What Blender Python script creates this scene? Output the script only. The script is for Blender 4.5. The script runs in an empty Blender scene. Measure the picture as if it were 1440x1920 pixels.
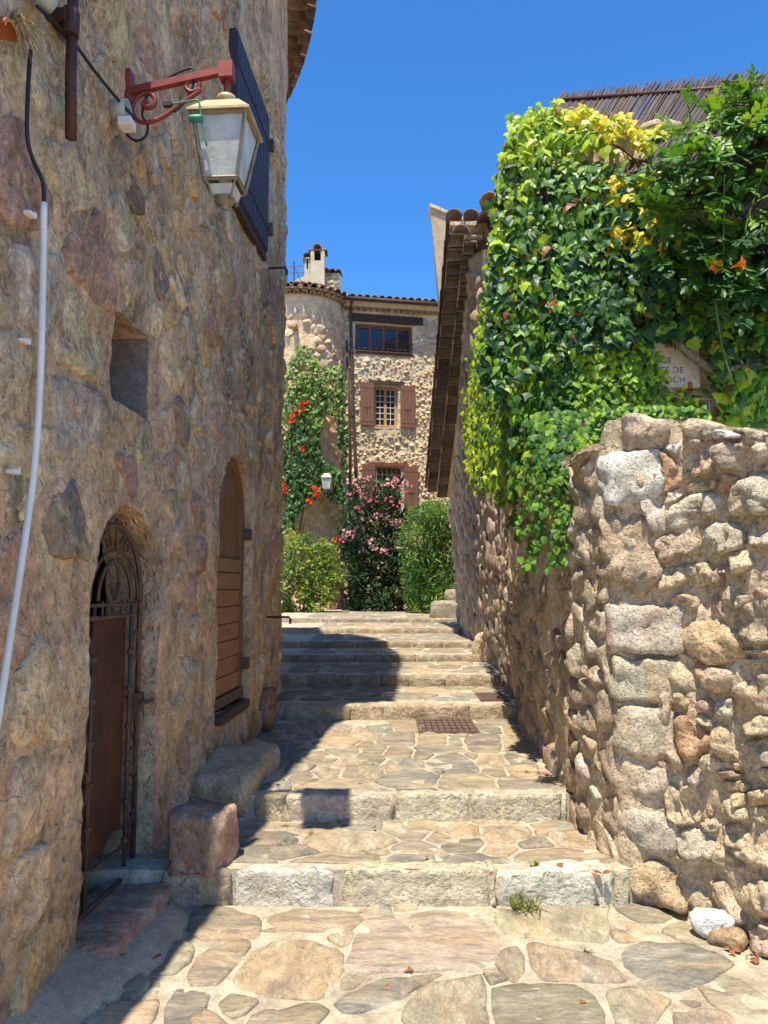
import bpy, math, random
import numpy as np
from mathutils import Vector, noise as mnoise
random.seed(7); RNG = np.random.default_rng(11)
SC = bpy.context.scene; COL = SC.collection
# ------------------------------------------------------------------ camera
EYE = Vector((0.0, 0.0, 1.6)); PITCH = math.radians(5.3558)
cd = bpy.data.cameras.new("camera"); cd.lens = 27.0; cd.sensor_width = 36.0; cd.clip_start = 0.05; cd.clip_end = 3000
cam = bpy.data.objects.new("camera", cd); cam.location = EYE; cam.rotation_euler = (math.pi/2 + PITCH, 0, 0)
COL.objects.link(cam); SC.camera = cam
# ------------------------------------------------------------------ sky and sun
SUN_DIR = Vector((0.405, 1.22, -3.45)).normalized()          # the way the light travels
world = bpy.data.worlds.new("World"); SC.world = world; world.use_nodes = True
wn = world.node_tree; bg = wn.nodes["Background"]
sky = wn.nodes.new("ShaderNodeTexSky"); sky.sky_type = 'NISHITA'; sky.sun_disc = False
sky.sun_elevation = math.asin(-SUN_DIR.z); sky.sun_rotation = math.atan2(-SUN_DIR.x, -SUN_DIR.y)
sky.altitude = 3000; sky.air_density = 1.0; sky.dust_density = 0.0; sky.ozone_density = 6.0
shs = wn.nodes.new('ShaderNodeHueSaturation'); shs.inputs['Saturation'].default_value = 1.2; wn.links.new(sky.outputs[0], shs.inputs['Color']); wn.links.new(shs.outputs[0], bg.inputs[0]); bg.inputs[1].default_value = 0.15
sl = bpy.data.lights.new("sun", 'SUN'); sl.energy = 3.6; sl.angle = math.radians(0.53); sl.color = (1.0, 0.93, 0.80)
sun = bpy.data.objects.new("sun", sl); sun.rotation_euler = SUN_DIR.to_track_quat('-Z', 'Y').to_euler(); sun.location = (-3, -8, 25)
COL.objects.link(sun)
SC.view_settings.view_transform = 'Standard'; SC.view_settings.look = 'None'; SC.view_settings.gamma = 1.0
SC.view_settings.use_curve_mapping = False; SC.view_settings.exposure = 1.12
SC.cycles.max_bounces = 8; SC.cycles.diffuse_bounces = 5; SC.cycles.transparent_max_bounces = 8
SC.cycles.use_denoising = True

# ------------------------------------------------------------------ helpers
F = 1440.0; CT, ST = math.cos(PITCH), math.sin(PITCH)
def V(*a): return Vector(a)
def ray(px, py):
    u = (px-720)/F; v = (960-py)/F
    return Vector((u, CT - v*ST, ST + v*CT))
def proj(P):
    d = P - EYE; y = CT*d.y + ST*d.z; z = -ST*d.y + CT*d.z
    return 720 + F*d.x/y, 960 - F*z/y
def on_y(px, py, y): r = ray(px, py); return EYE + r*(y/r.y)
def on_z(px, py, z): r = ray(px, py); return EYE + r*((z-1.6)/r.z)
def hit(px, py, surf, a, b, off=0.0):
    """surface parameters (a, b) of the point of SURF seen along a ray"""
    for _ in range(40):
        x, y = proj(surf(a, b, off)); ex, ey = px-x, py-y
        if abs(ex)+abs(ey) < 0.02: break
        h = 1e-3; xa, ya = proj(surf(a+h, b, off)); xb, yb = proj(surf(a, b+h, off))
        A, B, C, D = (xa-x)/h, (xb-x)/h, (ya-y)/h, (yb-y)/h; det = A*D-B*C
        if abs(det) < 1e-9: break
        da = (D*ex-B*ey)/det; db = (A*ey-C*ex)/det
        m = max(abs(da), abs(db)); k = min(1.0, 0.8/m) if m > 0 else 1
        a += da*k; b += db*k
    return a, b
def lin(c):
    return tuple(((x/255)/12.92 if x/255 <= 0.04045 else ((x/255+0.055)/1.055)**2.4) for x in c)
def fbm(p, f, octv=3):
    s = 0; a = 1; q = p*f
    for _ in range(octv): s += a*mnoise.noise(q); a *= 0.5; q = q*2.03
    return s
WPOS = {}
def link(o, parent=None, at=None):
    COL.objects.link(o)
    at = Vector(at) if at is not None else Vector((0, 0, 0))
    WPOS[o.name] = at.copy()
    if parent is not None:
        o.parent = parent; o.location = at - WPOS[parent.name]
    else: o.location = at
    return o
def tag(o, label=None, cat=None, group=None, kind=None):
    if label: o['label'] = label
    if cat: o['category'] = cat
    if group: o['group'] = group
    if kind: o['kind'] = kind
    return o
def empty(name, at, label=None, cat=None, group=None, kind=None):
    o = bpy.data.objects.new(name, None); o.empty_display_size = 0.1
    link(o, None, at); return tag(o, label, cat, group, kind)
def mesh(name, vs, fs, mat=None, smooth=True):
    m = bpy.data.meshes.new(name); m.from_pydata([tuple(v) for v in vs], [], fs); m.update()
    if smooth: m.polygons.foreach_set('use_smooth', [True]*len(m.polygons))
    if mat: m.materials.append(mat)
    return m
def obj(name, vs, fs, mat, parent=None, at=None, smooth=False, color=None):
    if at is None:
        xs = np.array([tuple(v) for v in vs]); at = Vector((xs.min(0)+xs.max(0))/2)
    at = Vector(at)
    o = bpy.data.objects.new(name, mesh(name, [Vector(v)-at for v in vs], fs, mat, smooth))
    if color: o.color = (*color, 1)
    return link(o, parent, at)

class MB:
    def __init__(s): s.v = []; s.f = []
    def add(s, vs, fs):
        n = len(s.v); s.v += [Vector(v) for v in vs]; s.f += [tuple(i+n for i in f) for f in fs]; return s
    def box(s, c, h, ax=None):
        c = Vector(c); ax = ax or (V(1,0,0), V(0,1,0), V(0,0,1))
        vs = [c + ax[0]*(h[0]*i) + ax[1]*(h[1]*j) + ax[2]*(h[2]*k) for k in (-1,1) for j in (-1,1) for i in (-1,1)]
        return s.add(vs, [(0,2,3,1),(4,5,7,6),(0,1,5,4),(2,6,7,3),(0,4,6,2),(1,3,7,5)])
    def hexa(s, p8): return s.add(p8, [(0,3,2,1),(4,5,6,7),(0,1,5,4),(1,2,6,5),(2,3,7,6),(3,0,4,7)])
    def tube(s, path, r, n=8, caps=True):
        path = [Vector(p) for p in path]; R = r if hasattr(r, '__len__') else [r]*len(path)
        vs = []; up = None
        for i, p in enumerate(path):
            t = (path[min(i+1, len(path)-1)] - path[max(i-1, 0)])
            t = t.normalized() if t.length > 1e-9 else V(0,0,1)
            if up is None: up = V(0,0,1) if abs(t.z) < .9 else V(1,0,0)
            x = t.cross(up).normalized(); up = x.cross(t).normalized()
            for k in range(n):
                a = 2*math.pi*k/n; vs.append(p + (x*math.cos(a)+up*math.sin(a))*R[i])
        fs = [(i*n+k, i*n+(k+1)%n, (i+1)*n+(k+1)%n, (i+1)*n+k) for i in range(len(path)-1) for k in range(n)]
        if caps: fs += [tuple(range(n))[::-1], tuple((len(path)-1)*n+k for k in range(n))]
        return s.add(vs, fs)
    def lathe(s, c, prof, n=16, ax=None):
        c = Vector(c); ax = ax or (V(1,0,0), V(0,1,0), V(0,0,1)); vs = []
        for r, z in prof:
            for k in range(n):
                a = 2*math.pi*k/n; vs.append(c + ax[0]*(r*math.cos(a)) + ax[1]*(r*math.sin(a)) + ax[2]*z)
        m = len(prof)
        return s.add(vs, [(i*n+k, i*n+(k+1)%n, (i+1)*n+(k+1)%n, (i+1)*n+k) for i in range(m-1) for k in range(n)] + [tuple(range(n))[::-1], tuple((m-1)*n+k for k in range(n))])
    def frustum(s, c, h0, h1, z0, z1, ax):
        c = Vector(c); vs = []
        for h, z in ((h0, z0), (h1, z1)):
            vs += [c + ax[0]*(h*i) + ax[1]*(h*j) + ax[2]*z for i, j in ((-1,-1),(1,-1),(1,1),(-1,1))]
        return s.hexa(vs)
    def obj(s, name, mat, parent=None, at=None, smooth=False, color=None): return obj(name, s.v, s.f, mat, parent, at, smooth, color)
def smoothpath(pts, n=4):
    pts = [Vector(p) for p in pts]; out = []
    for i in range(len(pts)-1):
        p0, p1, p2, p3 = pts[max(i-1,0)], pts[i], pts[i+1], pts[min(i+2, len(pts)-1)]
        for k in range(n):
            t = k/n; out.append(0.5*((2*p1)+(p2-p0)*t+(2*p0-5*p1+4*p2-p3)*t*t+(3*p1-p0-3*p2+p3)*t**3))
    out.append(pts[-1]); return out

# ---- stones
def chaikin(p, it=1, w=0.25):
    p = np.asarray(p, float)
    for _ in range(it):
        q = np.roll(p, -1, 0); a = p*(1-w)+q*w; b = p*w+q*(1-w)
        p = np.stack([a, b], 1).reshape(-1, 2)
    return p
def resample(p, n):
    q = np.vstack([p, p[:1]]); d = np.r_[0, np.cumsum(np.hypot(*np.diff(q, axis=0).T))]
    t = np.linspace(0, d[-1], n, endpoint=False)
    return np.stack([np.interp(t, d, q[:,0]), np.interp(t, d, q[:,1])], 1)
def parea(p): x, y = p[:,0], p[:,1]; return 0.5*np.sum(x*np.roll(y,-1)-np.roll(x,-1)*y)
RINGS = ((1.0, None), (1.0, 0.0), (.95, .55), (.84, .92), (.55, 1.0), (.25, 1.0))
def stone_geo(poly, surf, proud=.02, depth=.03, n=18, rough=.005, freq=9, w=.25, it=2, jit=.0, rings=RINGS, tilt=(0,0), chip=0):
    p = chaikin(poly, it, w)
    if parea(p) < 0: p = p[::-1]
    p = resample(p, n); c = p.mean(0); sz = math.sqrt(abs(parea(p)))
    sd = random.uniform(0, 100)
    if jit:
        for i in range(n):
            k = 1 + jit*mnoise.noise(Vector((p[i,0]*7+sd, p[i,1]*7, sd))) ; p[i] = c+(p[i]-c)*k
    o0 = surf(c[0], c[1], 0); vs = []
    off = Vector((sd, sd*.7, sd*.3))
    for f, hh in rings:
        for q in p:
            a, b = c + (q-c)*f
            if hh is None: vs.append(surf(a, b, -depth)-o0); continue
            P = surf(a, b, 0); e = proud*hh + tilt[0]*(a-c[0]) + tilt[1]*(b-c[1])
            e += rough*(fbm(P+off, freq, 3))*(0.4+0.6*min(1, hh*1.5))
            if chip: e -= chip*(mnoise.voronoi((P+off)*(freq*.9))[0][0]-.35)
            vs.append(surf(a, b, e)-o0)
    P = surf(c[0], c[1], 0); vs.append(surf(c[0], c[1], proud + rough*fbm(P+off, freq, 3))-o0)
    m = len(rings); fs = [(i*n+k, i*n+(k+1)%n, (i+1)*n+(k+1)%n, (i+1)*n+k) for i in range(m-1) for k in range(n)]
    fs += [((m-1)*n+k, (m-1)*n+(k+1)%n, m*n) for k in range(n)]
    return o0, vs, fs
def stone(name, parent, poly, surf, mat, color, *a, **k):
    o0, vs, fs = stone_geo(poly, surf, *a, **k)
    o = bpy.data.objects.new(name, mesh(name, vs, fs, mat, True)); o.color = (*color, 1)
    return link(o, parent, o0)
def colored(name, vs, fs, cols, mat, parent=None, at=(0,0,0), smooth=True, kind='stuff'):
    """many pieces in one mesh, each with its own colour (cols: one per vertex)"""
    at = Vector(at); va = np.asarray(vs, np.float32)-np.array(at, np.float32)
    m = bpy.data.meshes.new(name); m.from_pydata(va.tolist() if len(va) < 1 else va, [], fs); m.update()
    ca = m.color_attributes.new('Col', 'FLOAT_COLOR', 'POINT'); c = np.ones((len(va), 4), np.float32); c[:,:3] = cols; ca.data.foreach_set('color', c.ravel())
    if smooth: m.polygons.foreach_set('use_smooth', [True]*len(m.polygons))
    m.materials.append(mat); o = bpy.data.objects.new(name, m)
    if kind: o['kind'] = kind
    return link(o, parent, at)
def stone_mass(name, parent, items, mat, at, **k):
    vs = []; fs = []; cs = []
    for poly, surf, col, kw in items:
        o0, v, f = stone_geo(poly, surf, **kw); n = len(vs)
        vs += [tuple(o0+q) for q in v]; fs += [tuple(i+n for i in q) for q in f]; cs += [col]*len(v)
    return colored(name, vs, fs, cs, mat, parent, at)
def rock(name, parent, c, h, ax, mat, color, seg=(5,5,5), pw=5, amp=.02, freq=6, at=None, chip=0):
    """a rounded, lumpy block: cube grid pulled to a superellipsoid and pushed about by noise"""
    c = Vector(c); idx = {}; vs = []; fs = []; sd = Vector((random.uniform(0,99), random.uniform(0,99), 3))
    def vid(i, j, k):
        key = (i, j, k)
        if key not in idx:
            p = Vector((2*i/seg[0]-1, 2*j/seg[1]-1, 2*k/seg[2]-1))
            mx = max(abs(x) for x in p); nn = sum(abs(x)**pw for x in p)**(1/pw)
            q = p*(mx/nn) if nn > 0 else p
            P = ax[0]*(q.x*h[0]) + ax[1]*(q.y*h[1]) + ax[2]*(q.z*h[2])
            d = (ax[0]*q.x + ax[1]*q.y + ax[2]*q.z).normalized()
            P = P + d*amp*fbm(P+sd, freq, 4)
            if chip: P = P - d*chip*(mnoise.voronoi((P+sd)*freq*1.4)[0][0]-.3)
            idx[key] = len(vs); vs.append(c+P)
        return idx[key]
    A, B, C = seg
    for i in range(A):
        for j in range(B):
            fs.append((vid(i,j,0), vid(i,j+1,0), vid(i+1,j+1,0), vid(i+1,j,0))); fs.append((vid(i,j,C), vid(i+1,j,C), vid(i+1,j+1,C), vid(i,j+1,C)))
    for i in range(A):
        for k in range(C):
            fs.append((vid(i,0,k), vid(i+1,0,k), vid(i+1,0,k+1), vid(i,0,k+1))); fs.append((vid(i,B,k), vid(i,B,k+1), vid(i+1,B,k+1), vid(i+1,B,k)))
    for j in range(B):
        for k in range(C):
            fs.append((vid(0,j,k), vid(0,j,k+1), vid(0,j+1,k+1), vid(0,j+1,k))); fs.append((vid(A,j,k), vid(A,j+1,k), vid(A,j+1,k+1), vid(A,j,k+1)))
    return obj(name, vs, fs, mat, parent, at or c, True, color)
def clip_poly(poly, n, d):
    out = []; m = len(poly)
    for i in range(m):
        a, b = poly[i], poly[(i+1) % m]; da, db = a[0]*n[0]+a[1]*n[1]-d, b[0]*n[0]+b[1]*n[1]-d
        if da <= 0: out.append(a)
        if (da < 0) != (db < 0) and da != db:
            t = da/(da-db); out.append((a[0]+(b[0]-a[0])*t, a[1]+(b[1]-a[1])*t))
    return out
def voronoi(seeds, bounds, gap=.03, xs=1.0):
    """cells of seeds, shrunk by half a joint; XS > 1 squeezes the metric so that cells come out long along the first axis"""
    s = np.asarray(seeds, float).copy(); s[:,0] /= xs; a0, a1, b0, b1 = bounds; a0 /= xs; a1 /= xs; out = []
    for i in range(len(s)):
        d = np.hypot(*(s-s[i]).T); order = np.argsort(d)[1:26]
        g = gap*random.uniform(.7, 1.35)/2
        poly = [(a0,b0),(a1,b0),(a1,b1),(a0,b1)]
        for j in order:
            nx, ny = s[j]-s[i]; L = math.hypot(nx, ny)
            if L < 1e-6: continue
            nx /= L; ny /= L; mid = (s[i]+s[j])/2
            poly = clip_poly(poly, (nx, ny), mid[0]*nx+mid[1]*ny-g)
            if len(poly) < 3: break
        if len(poly) >= 3:
            p = np.array(poly); p[:,0] *= xs
            if abs(parea(p)) > 1e-4: out.append((i, p))
    return out
def rows(a0, a1, b0, b1, w, h, jit=.33):
    """seeds in loose courses"""
    out = []; nb = max(1, round((b1-b0)/h))
    for r in range(nb):
        b = b0+(r+.5)*(b1-b0)/nb; a = a0+random.uniform(-.5, .5)*w
        while a < a1+w*.3:
            out.append((a+random.uniform(-jit, jit)*w, b+random.uniform(-jit, jit)*h)); a += w*random.uniform(.7, 1.35)
    return out
def inpoly(x, y, poly):
    c = False; n = len(poly); j = n-1
    for i in range(n):
        xi, yi = poly[i]; xj, yj = poly[j]
        if (yi > y) != (yj > y) and x < (xj-xi)*(y-yi)/(yj-yi)+xi: c = not c
        j = i
    return c
def wall_grid(name, surf, a0, a1, b0, b1, h, disp, holes, mat, parent=None, at=None, hb=None):
    """a sheet of masonry in small facets with clean-edged openings; holes = (signed distance, depth of its reveal)"""
    hb = hb or h; na = int(round((a1-a0)/h)); nb = int(round((b1-b0)/hb))
    g = [[[a0+(a1-a0)*i/na, b0+(b1-b0)*j/nb] for j in range(nb+1)] for i in range(na+1)]
    st = [[1]*(nb+1) for _ in range(na+1)]; who = {}
    e = 1e-3; hm = max(h, hb)
    for hi, (f, dep) in enumerate(holes):
        for i in range(na+1):
            for j in range(nb+1):
                a, b = g[i][j]; v = f(a, b)
                if v > .78*hm: continue
                if v < -.78*hm: st[i][j] = -1; continue
                gx = (f(a+e, b)-f(a-e, b))/(2*e); gy = (f(a, b+e)-f(a, b-e))/(2*e); gg = gx*gx+gy*gy
                if gg < 1e-6: continue
                g[i][j] = [a-v*gx/gg, b-v*gy/gg]; st[i][j] = 0; who[(i, j)] = hi
    vs = []; idx = {}; fs = []; edge = {}
    def vid(i, j):
        if (i, j) not in idx:
            a, b = g[i][j]; idx[(i, j)] = len(vs); vs.append(surf(a, b, disp(a, b)))
        return idx[(i, j)]
    for i in range(na):
        for j in range(nb):
            q = [(i,j),(i+1,j),(i+1,j+1),(i,j+1)]; s_ = [st[x][y] for x, y in q]
            if max(s_) <= 0 and (min(s_) < 0 or all((x, y) in who for x, y in q)):
                continue
            keep = [p for p, s1 in zip(q, s_) if s1 >= 0]
            if len(keep) < 3: continue
            fs.append(tuple(vid(*p) for p in keep))
            for k in range(len(keep)):
                A, B = keep[k], keep[(k+1) % len(keep)]
                key = frozenset((A, B)); edge[key] = (edge.get(key, (0,))[0]+1, A, B)
    n0 = len(vs); deep = {}
    for cnt, B, A in edge.values():
        if cnt != 1: continue
        if (A[0] == B[0] and A[0] in (0, na)) or (A[1] == B[1] and A[1] in (0, nb)): continue
        mid = ((g[A[0]][A[1]][0]+g[B[0]][B[1]][0])/2, (g[A[0]][A[1]][1]+g[B[0]][B[1]][1])/2)
        dep = min((abs(f(*mid)), d_) for f, d_ in holes)[1]
        if not dep: continue
        r = []
        for p in (A, B):
            if p not in deep:
                a, b = g[p[0]][p[1]]; deep[p] = (len(vs), len(vs)+1)
                vs.append(surf(a, b, -dep*.5+.008*fbm(surf(a, b, -dep), 12, 2))); vs.append(surf(a, b, -dep))
            r.append(deep[p])
        fs.append((idx[A], idx[B], r[1][0], r[0][0])); fs.append((r[0][0], r[1][0], r[1][1], r[0][1]))
    o = obj(name, vs, fs, mat, parent, at, True); o.data.set_sharp_from_angle(angle=math.radians(50)); return o
# ------------------------------------------------------------------ materials
class NT:
    def __init__(s, name):
        s.m = bpy.data.materials.new(name); s.m.use_nodes = True; s.t = s.m.node_tree; s.n = s.t.nodes
        s.b = s.n['Principled BSDF']
    def new(s, typ, **kw):
        x = s.n.new(typ)
        for k, v in kw.items(): setattr(x, k, v)
        return x
    def L(s, a, b): s.t.links.new(a, b)
    def val(s, sock, v):
        if hasattr(v, 'links') or hasattr(v, 'is_linked'): s.L(v, sock)
        else: sock.default_value = v
    def math(s, op, a, b=0.5, c=None, clamp=False):
        x = s.new('ShaderNodeMath', operation=op, use_clamp=clamp); s.val(x.inputs[0], a); s.val(x.inputs[1], b)
        if c is not None: s.val(x.inputs[2], c)
        return x.outputs[0]
    def rng(s, v, a, b, c=0.0, d=1.0):
        x = s.new('ShaderNodeMapRange'); s.val(x.inputs[0], v)
        for i, q in enumerate((a, b, c, d)): x.inputs[i+1].default_value = q
        return x.outputs[0]
    def noise(s, vec, scale, detail=5, rough=.55, dist=0.0):
        x = s.new('ShaderNodeTexNoise'); s.L(vec, x.inputs['Vector'])
        x.inputs['Scale'].default_value = scale; x.inputs['Detail'].default_value = detail; x.inputs['Roughness'].default_value = rough; x.inputs['Distortion'].default_value = dist
        return x.outputs[0]
    def mix(s, f, a, b, mode='MIX'):
        x = s.new('ShaderNodeMix', data_type='RGBA', blend_type=mode); s.val(x.inputs[0], f)
        for i, v in ((6, a), (7, b)):
            if hasattr(v, 'is_linked'): s.L(v, x.inputs[i])
            else: x.inputs[i].default_value = (*v[:3], 1)
        return x.outputs[2]
    def grey(s, v):
        x = s.new('ShaderNodeCombineColor')
        for i in range(3): s.L(v, x.inputs[i])
        return x.outputs[0]
    def pos(s, rnd=True, stretch=(1,1,1)):
        g = s.new('ShaderNodeNewGeometry'); v = g.outputs['Position']
        if stretch != (1,1,1):
            m = s.new('ShaderNodeVectorMath', operation='MULTIPLY'); s.L(v, m.inputs[0]); m.inputs[1].default_value = stretch; v = m.outputs[0]
        if rnd:
            oi = s.new('ShaderNodeObjectInfo'); k = s.math('MULTIPLY', oi.outputs['Random'], 57.0)
            m = s.new('ShaderNodeVectorMath', operation='ADD'); s.L(v, m.inputs[0]); s.L(s.grey(k), m.inputs[1]); v = m.outputs[0]
        return v
    def bump(s, hgt, strength=.5, dist=.01, prev=None):
        x = s.new('ShaderNodeBump'); x.inputs['Strength'].default_value = strength; x.inputs['Distance'].default_value = dist; s.L(hgt, x.inputs['Height'])
        if prev: s.L(prev, x.inputs['Normal'])
        return x.outputs[0]
    def out(s, color=None, rough=.9, normal=None, spec=.3):
        if color is not None: s.val(s.b.inputs['Base Color'], color if hasattr(color, 'is_linked') else (*color, 1))
        s.val(s.b.inputs['Roughness'], rough)
        s.b.inputs['Specular IOR Level'].default_value = spec
        if normal: s.L(normal, s.b.inputs['Normal'])
        return s.m
def stone_mat(name, base=None, second=(.30,.22,.13), third=(.16,.14,.13), k2=.45, k3=.35, var=.45, sc=7, fine=60, bump=.6, bd=.012, stretch=(1,1,1), pits=0.0, rnd=True, light=None, kl=.0, fk=.25, attr=False, sat=.84, pf=.6, hue=.508, stain=None, ks=.6, mk=.2):
    n = NT(name); p = n.pos(rnd, stretch)
    if attr: c = n.new('ShaderNodeAttribute', attribute_name='Col').outputs['Color']
    elif base is None: c = n.new('ShaderNodeObjectInfo').outputs['Color']
    else: c = n.mix(0.0, base, base)
    a = n.noise(p, sc, 6, .6); b = n.noise(p, sc*.37, 4, .6, .6); d = n.noise(p, sc*1.9, 5, .65, .4); f = n.noise(p, fine, 4, .7)
    c = n.mix(n.math('MULTIPLY', n.rng(b, .47, .68), k2), c, second)
    c = n.mix(n.math('MULTIPLY', n.rng(d, .52, .72), k3), c, third)
    if light: c = n.mix(n.math('MULTIPLY', n.rng(n.noise(p, sc*1.3, 7, .7, .3), .52, .66), kl), c, light)
    c = n.mix(1.0, c, n.grey(n.rng(a, .25, .75, 1-var, 1+var)), 'MULTIPLY')
    c = n.mix(1.0, c, n.grey(n.rng(f, .3, .7, 1-fk, 1+fk)), 'MULTIPLY')
    md = n.noise(p, math.sqrt(sc*fine), 6, .7, .3); c = n.mix(1.0, c, n.grey(n.rng(md, .3, .7, 1-mk, 1+mk)), 'MULTIPLY')
    if stain:
        q = n.pos(False, (1.3, 1.3, .55)); m1 = n.rng(n.noise(q, 1.5, 8, .72, .4), .46, .64); m2 = n.rng(n.noise(n.pos(False), 22, 5, .75), .38, .62)
        g_ = n.new('ShaderNodeNewGeometry'); sp_ = n.new('ShaderNodeSeparateXYZ'); n.L(g_.outputs['Position'], sp_.inputs[0]); m1 = n.math('MULTIPLY', m1, n.rng(sp_.outputs[2], 1.4, 3.4, .45, 1.15))
        c = n.mix(n.math('MULTIPLY', n.math('MULTIPLY', m1, m2), ks, None, True), c, stain)
        c = n.mix(n.math('MULTIPLY', n.rng(n.noise(n.pos(False), 9, 8, .8, .6), .56, .70), .55), c, lin((96,82,70)))
    hs = n.new('ShaderNodeHueSaturation'); hs.inputs['Saturation'].default_value = sat; hs.inputs['Hue'].default_value = hue; n.L(c, hs.inputs['Color']); c = hs.outputs[0]
    h = n.math('ADD', n.math('MULTIPLY', a, .7), n.math('MULTIPLY', f, .3)); h = n.math('ADD', n.math('ADD', h, n.math('MULTIPLY', d, .5)), n.math('MULTIPLY', md, .6))
    if pits:
        h = n.math('ADD', h, n.math('MULTIPLY', n.rng(n.noise(p, fine*pf, 3, .5, .5), .30, .46), pits))
    return n.out(c, .92, n.bump(h, bump, bd), .2)
def plain_mat(name, col, rough=.6, metal=0, var=.25, sc=14, bump=.15, second=None, k2=.5, stretch=(1,1,1), spec=.4, fine=120):
    n = NT(name); p = n.pos(True, stretch); a = n.noise(p, sc, 6, .6); f = n.noise(p, fine, 3, .6)
    c = n.mix(0.0, col, col)
    if second: c = n.mix(n.math('MULTIPLY', n.rng(n.noise(p, sc*.6, 6, .65, .5), .45, .62), k2), c, second)
    c = n.mix(1.0, c, n.grey(n.rng(a, .25, .75, 1-var, 1+var)), 'MULTIPLY')
    n.b.inputs['Metallic'].default_value = metal
    return n.out(c, rough, n.bump(n.math('ADD', a, n.math('MULTIPLY', f, .6)), bump, .006), spec)
def leaf_mat(name, attr=False, trans=.35, rough=.5, var=.25, sc=25, spec=.35, tw=(1.15, 1.1, .5)):
    n = NT(name)
    if attr: c = n.new('ShaderNodeAttribute', attribute_name='Col').outputs['Color']
    else: c = n.new('ShaderNodeObjectInfo').outputs['Color']
    p = n.pos(not attr); c = n.mix(1.0, c, n.grey(n.rng(n.noise(p, sc, 4, .6), .25, .75, 1-var, 1+var)), 'MULTIPLY')
    n.out(c, rough, n.bump(n.noise(p, 90, 2, .5), .25, .004), spec)
    t = n.new('ShaderNodeBsdfTranslucent'); n.L(n.mix(1.0, c, tw, 'MULTIPLY'), t.inputs['Color'])
    ms = n.new('ShaderNodeMixShader'); ms.inputs[0].default_value = trans
    n.L(n.b.outputs[0], ms.inputs[1]); n.L(t.outputs[0], ms.inputs[2]); n.L(ms.outputs[0], n.n['Material Output'].inputs['Surface'])
    return n.m
M = {}
M['mortar'] = stone_mat('mortar', lin((186,168,140)), lin((158,138,108)), lin((130,120,104)), .65, .65, .32, 6, 90, 1.0, .02, light=lin((204,192,170)), kl=.5, rnd=False, fk=.2)
M['lime'] = stone_mat('lime_plaster', lin((196,166,134)), lin((190,152,112)), lin((122,106,94)), .7, .75, .36, 2.6, 36, 1.0, .035, light=lin((206,188,164)), kl=.6, rnd=False, pits=.4, sat=1.04, hue=.502, stain=lin((72,66,60)), ks=.9, mk=.3)
M['wallstone'] = stone_mat('wall_stone', None, lin((204,164,120)), lin((132,116,104)), .5, .45, .32, 4.5, 36, 1.0, .035, light=lin((212,190,162)), kl=.5, pits=.35, sat=1.06, hue=.502, stain=lin((72,66,60)), ks=.9, mk=.3)
#f
M['flag'] = stone_mat('flagstone', None, lin((178,126,72)), lin((98,92,88)), .6, .7, .34, 4.0, 55, .9, .014, stretch=(1,3,1), light=lin((196,178,150)), kl=.42, fk=.3, sat=.72, hue=.522)
M['flagb'] = stone_mat('flagstone_cross', None, lin((182,124,70)), lin((98,92,90)), .6, .7, .34, 4.0, 55, .9, .014, stretch=(2.6,1.2,1), light=lin((196,178,150)), kl=.42, fk=.3, sat=.72, hue=.522)
M['step'] = stone_mat('step_stone', None, lin((192,164,120)), lin((150,134,110)), .5, .5, .26, 7, 42, 1.0, .045, pits=.25, light=lin((222,208,180)), kl=.5, fk=.18)
M['rubble'] = stone_mat('rubble_stone', None, lin((190,138,84)), lin((112,98,86)), .5, .35, .26, 9, 70, 1.0, .035, pits=.3, pf=.8, light=lin((224,202,164)), kl=.5, sat=.82, hue=.508, mk=.15)
M['rubmortar'] = stone_mat('rubble_mortar', lin((214,184,146)), lin((208,170,124)), lin((176,152,122)), .5, .4, .22, 8, 40, 1.0, .05, rnd=False, pits=.35, light=lin((214,196,166)), kl=.4, hue=.51)
M['facade'] = stone_mat('facade_stone', None, lin((222,186,140)), lin((196,168,134)), .35, .15, .12, 8, 26, 1.0, .035, light=lin((232,214,184)), kl=.45, sat=.95, mk=.1)
M['towerstone'] = M['facade']; M['facades'] = stone_mat('facade_stone_mass', None, lin((222,186,140)), lin((196,168,134)), .35, .15, .12, 8, 26, 1.0, .035, light=lin((232,214,184)), kl=.45, sat=.95, mk=.1, attr=True, rnd=False)
M['rubbles'] = stone_mat('rubble_stone_mass', None, lin((190,138,84)), lin((112,98,86)), .5, .35, .26, 9, 70, 1.0, .035, pits=.3, pf=.8, light=lin((224,202,164)), kl=.5, sat=.82, hue=.508, mk=.15, attr=True, rnd=False)
M['facmortar'] = stone_mat('facade_mortar', lin((220,192,150)), lin((212,174,126)), lin((188,164,130)), .4, .3, .2, 3, 18, 1.0, .05, rnd=False)
M['towermortar'] = stone_mat('tower_mortar', lin((224,188,150)), lin((214,168,124)), lin((184,156,126)), .5, .35, .22, 3, 18, 1.0, .05, rnd=False, sat=1.0)
M['nicheshade'] = stone_mat('niche_shade_stone', lin((128,114,104)), lin((112,92,76)), lin((72,66,62)), .4, .4, .25, 6, 40, .6, .015, rnd=False)  # stone darkened so its colour carries the shade of the recess
M['stucco'] = stone_mat('pale_stucco', lin((200,176,142)), lin((190,158,120)), lin((150,132,110)), .4, .3, .12, 2, 40, .5, .01, rnd=False)
M['greystucco'] = stone_mat('tan_stucco', lin((176,148,116)), lin((164,132,100)), lin((150,130,108)), .4, .3, .12, 2.5, 30, .6, .015, rnd=False)
M['cement'] = stone_mat('grey_cement', lin((178,154,122)), lin((184,156,116)), lin((134,118,98)), .4, .4, .18, 4, 90, .6, .01, rnd=False)
M['tile'] = stone_mat('roof_tile', None, lin((150,98,66)), lin((92,76,64)), .5, .5, .3, 9, 60, .5, .008)
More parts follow.
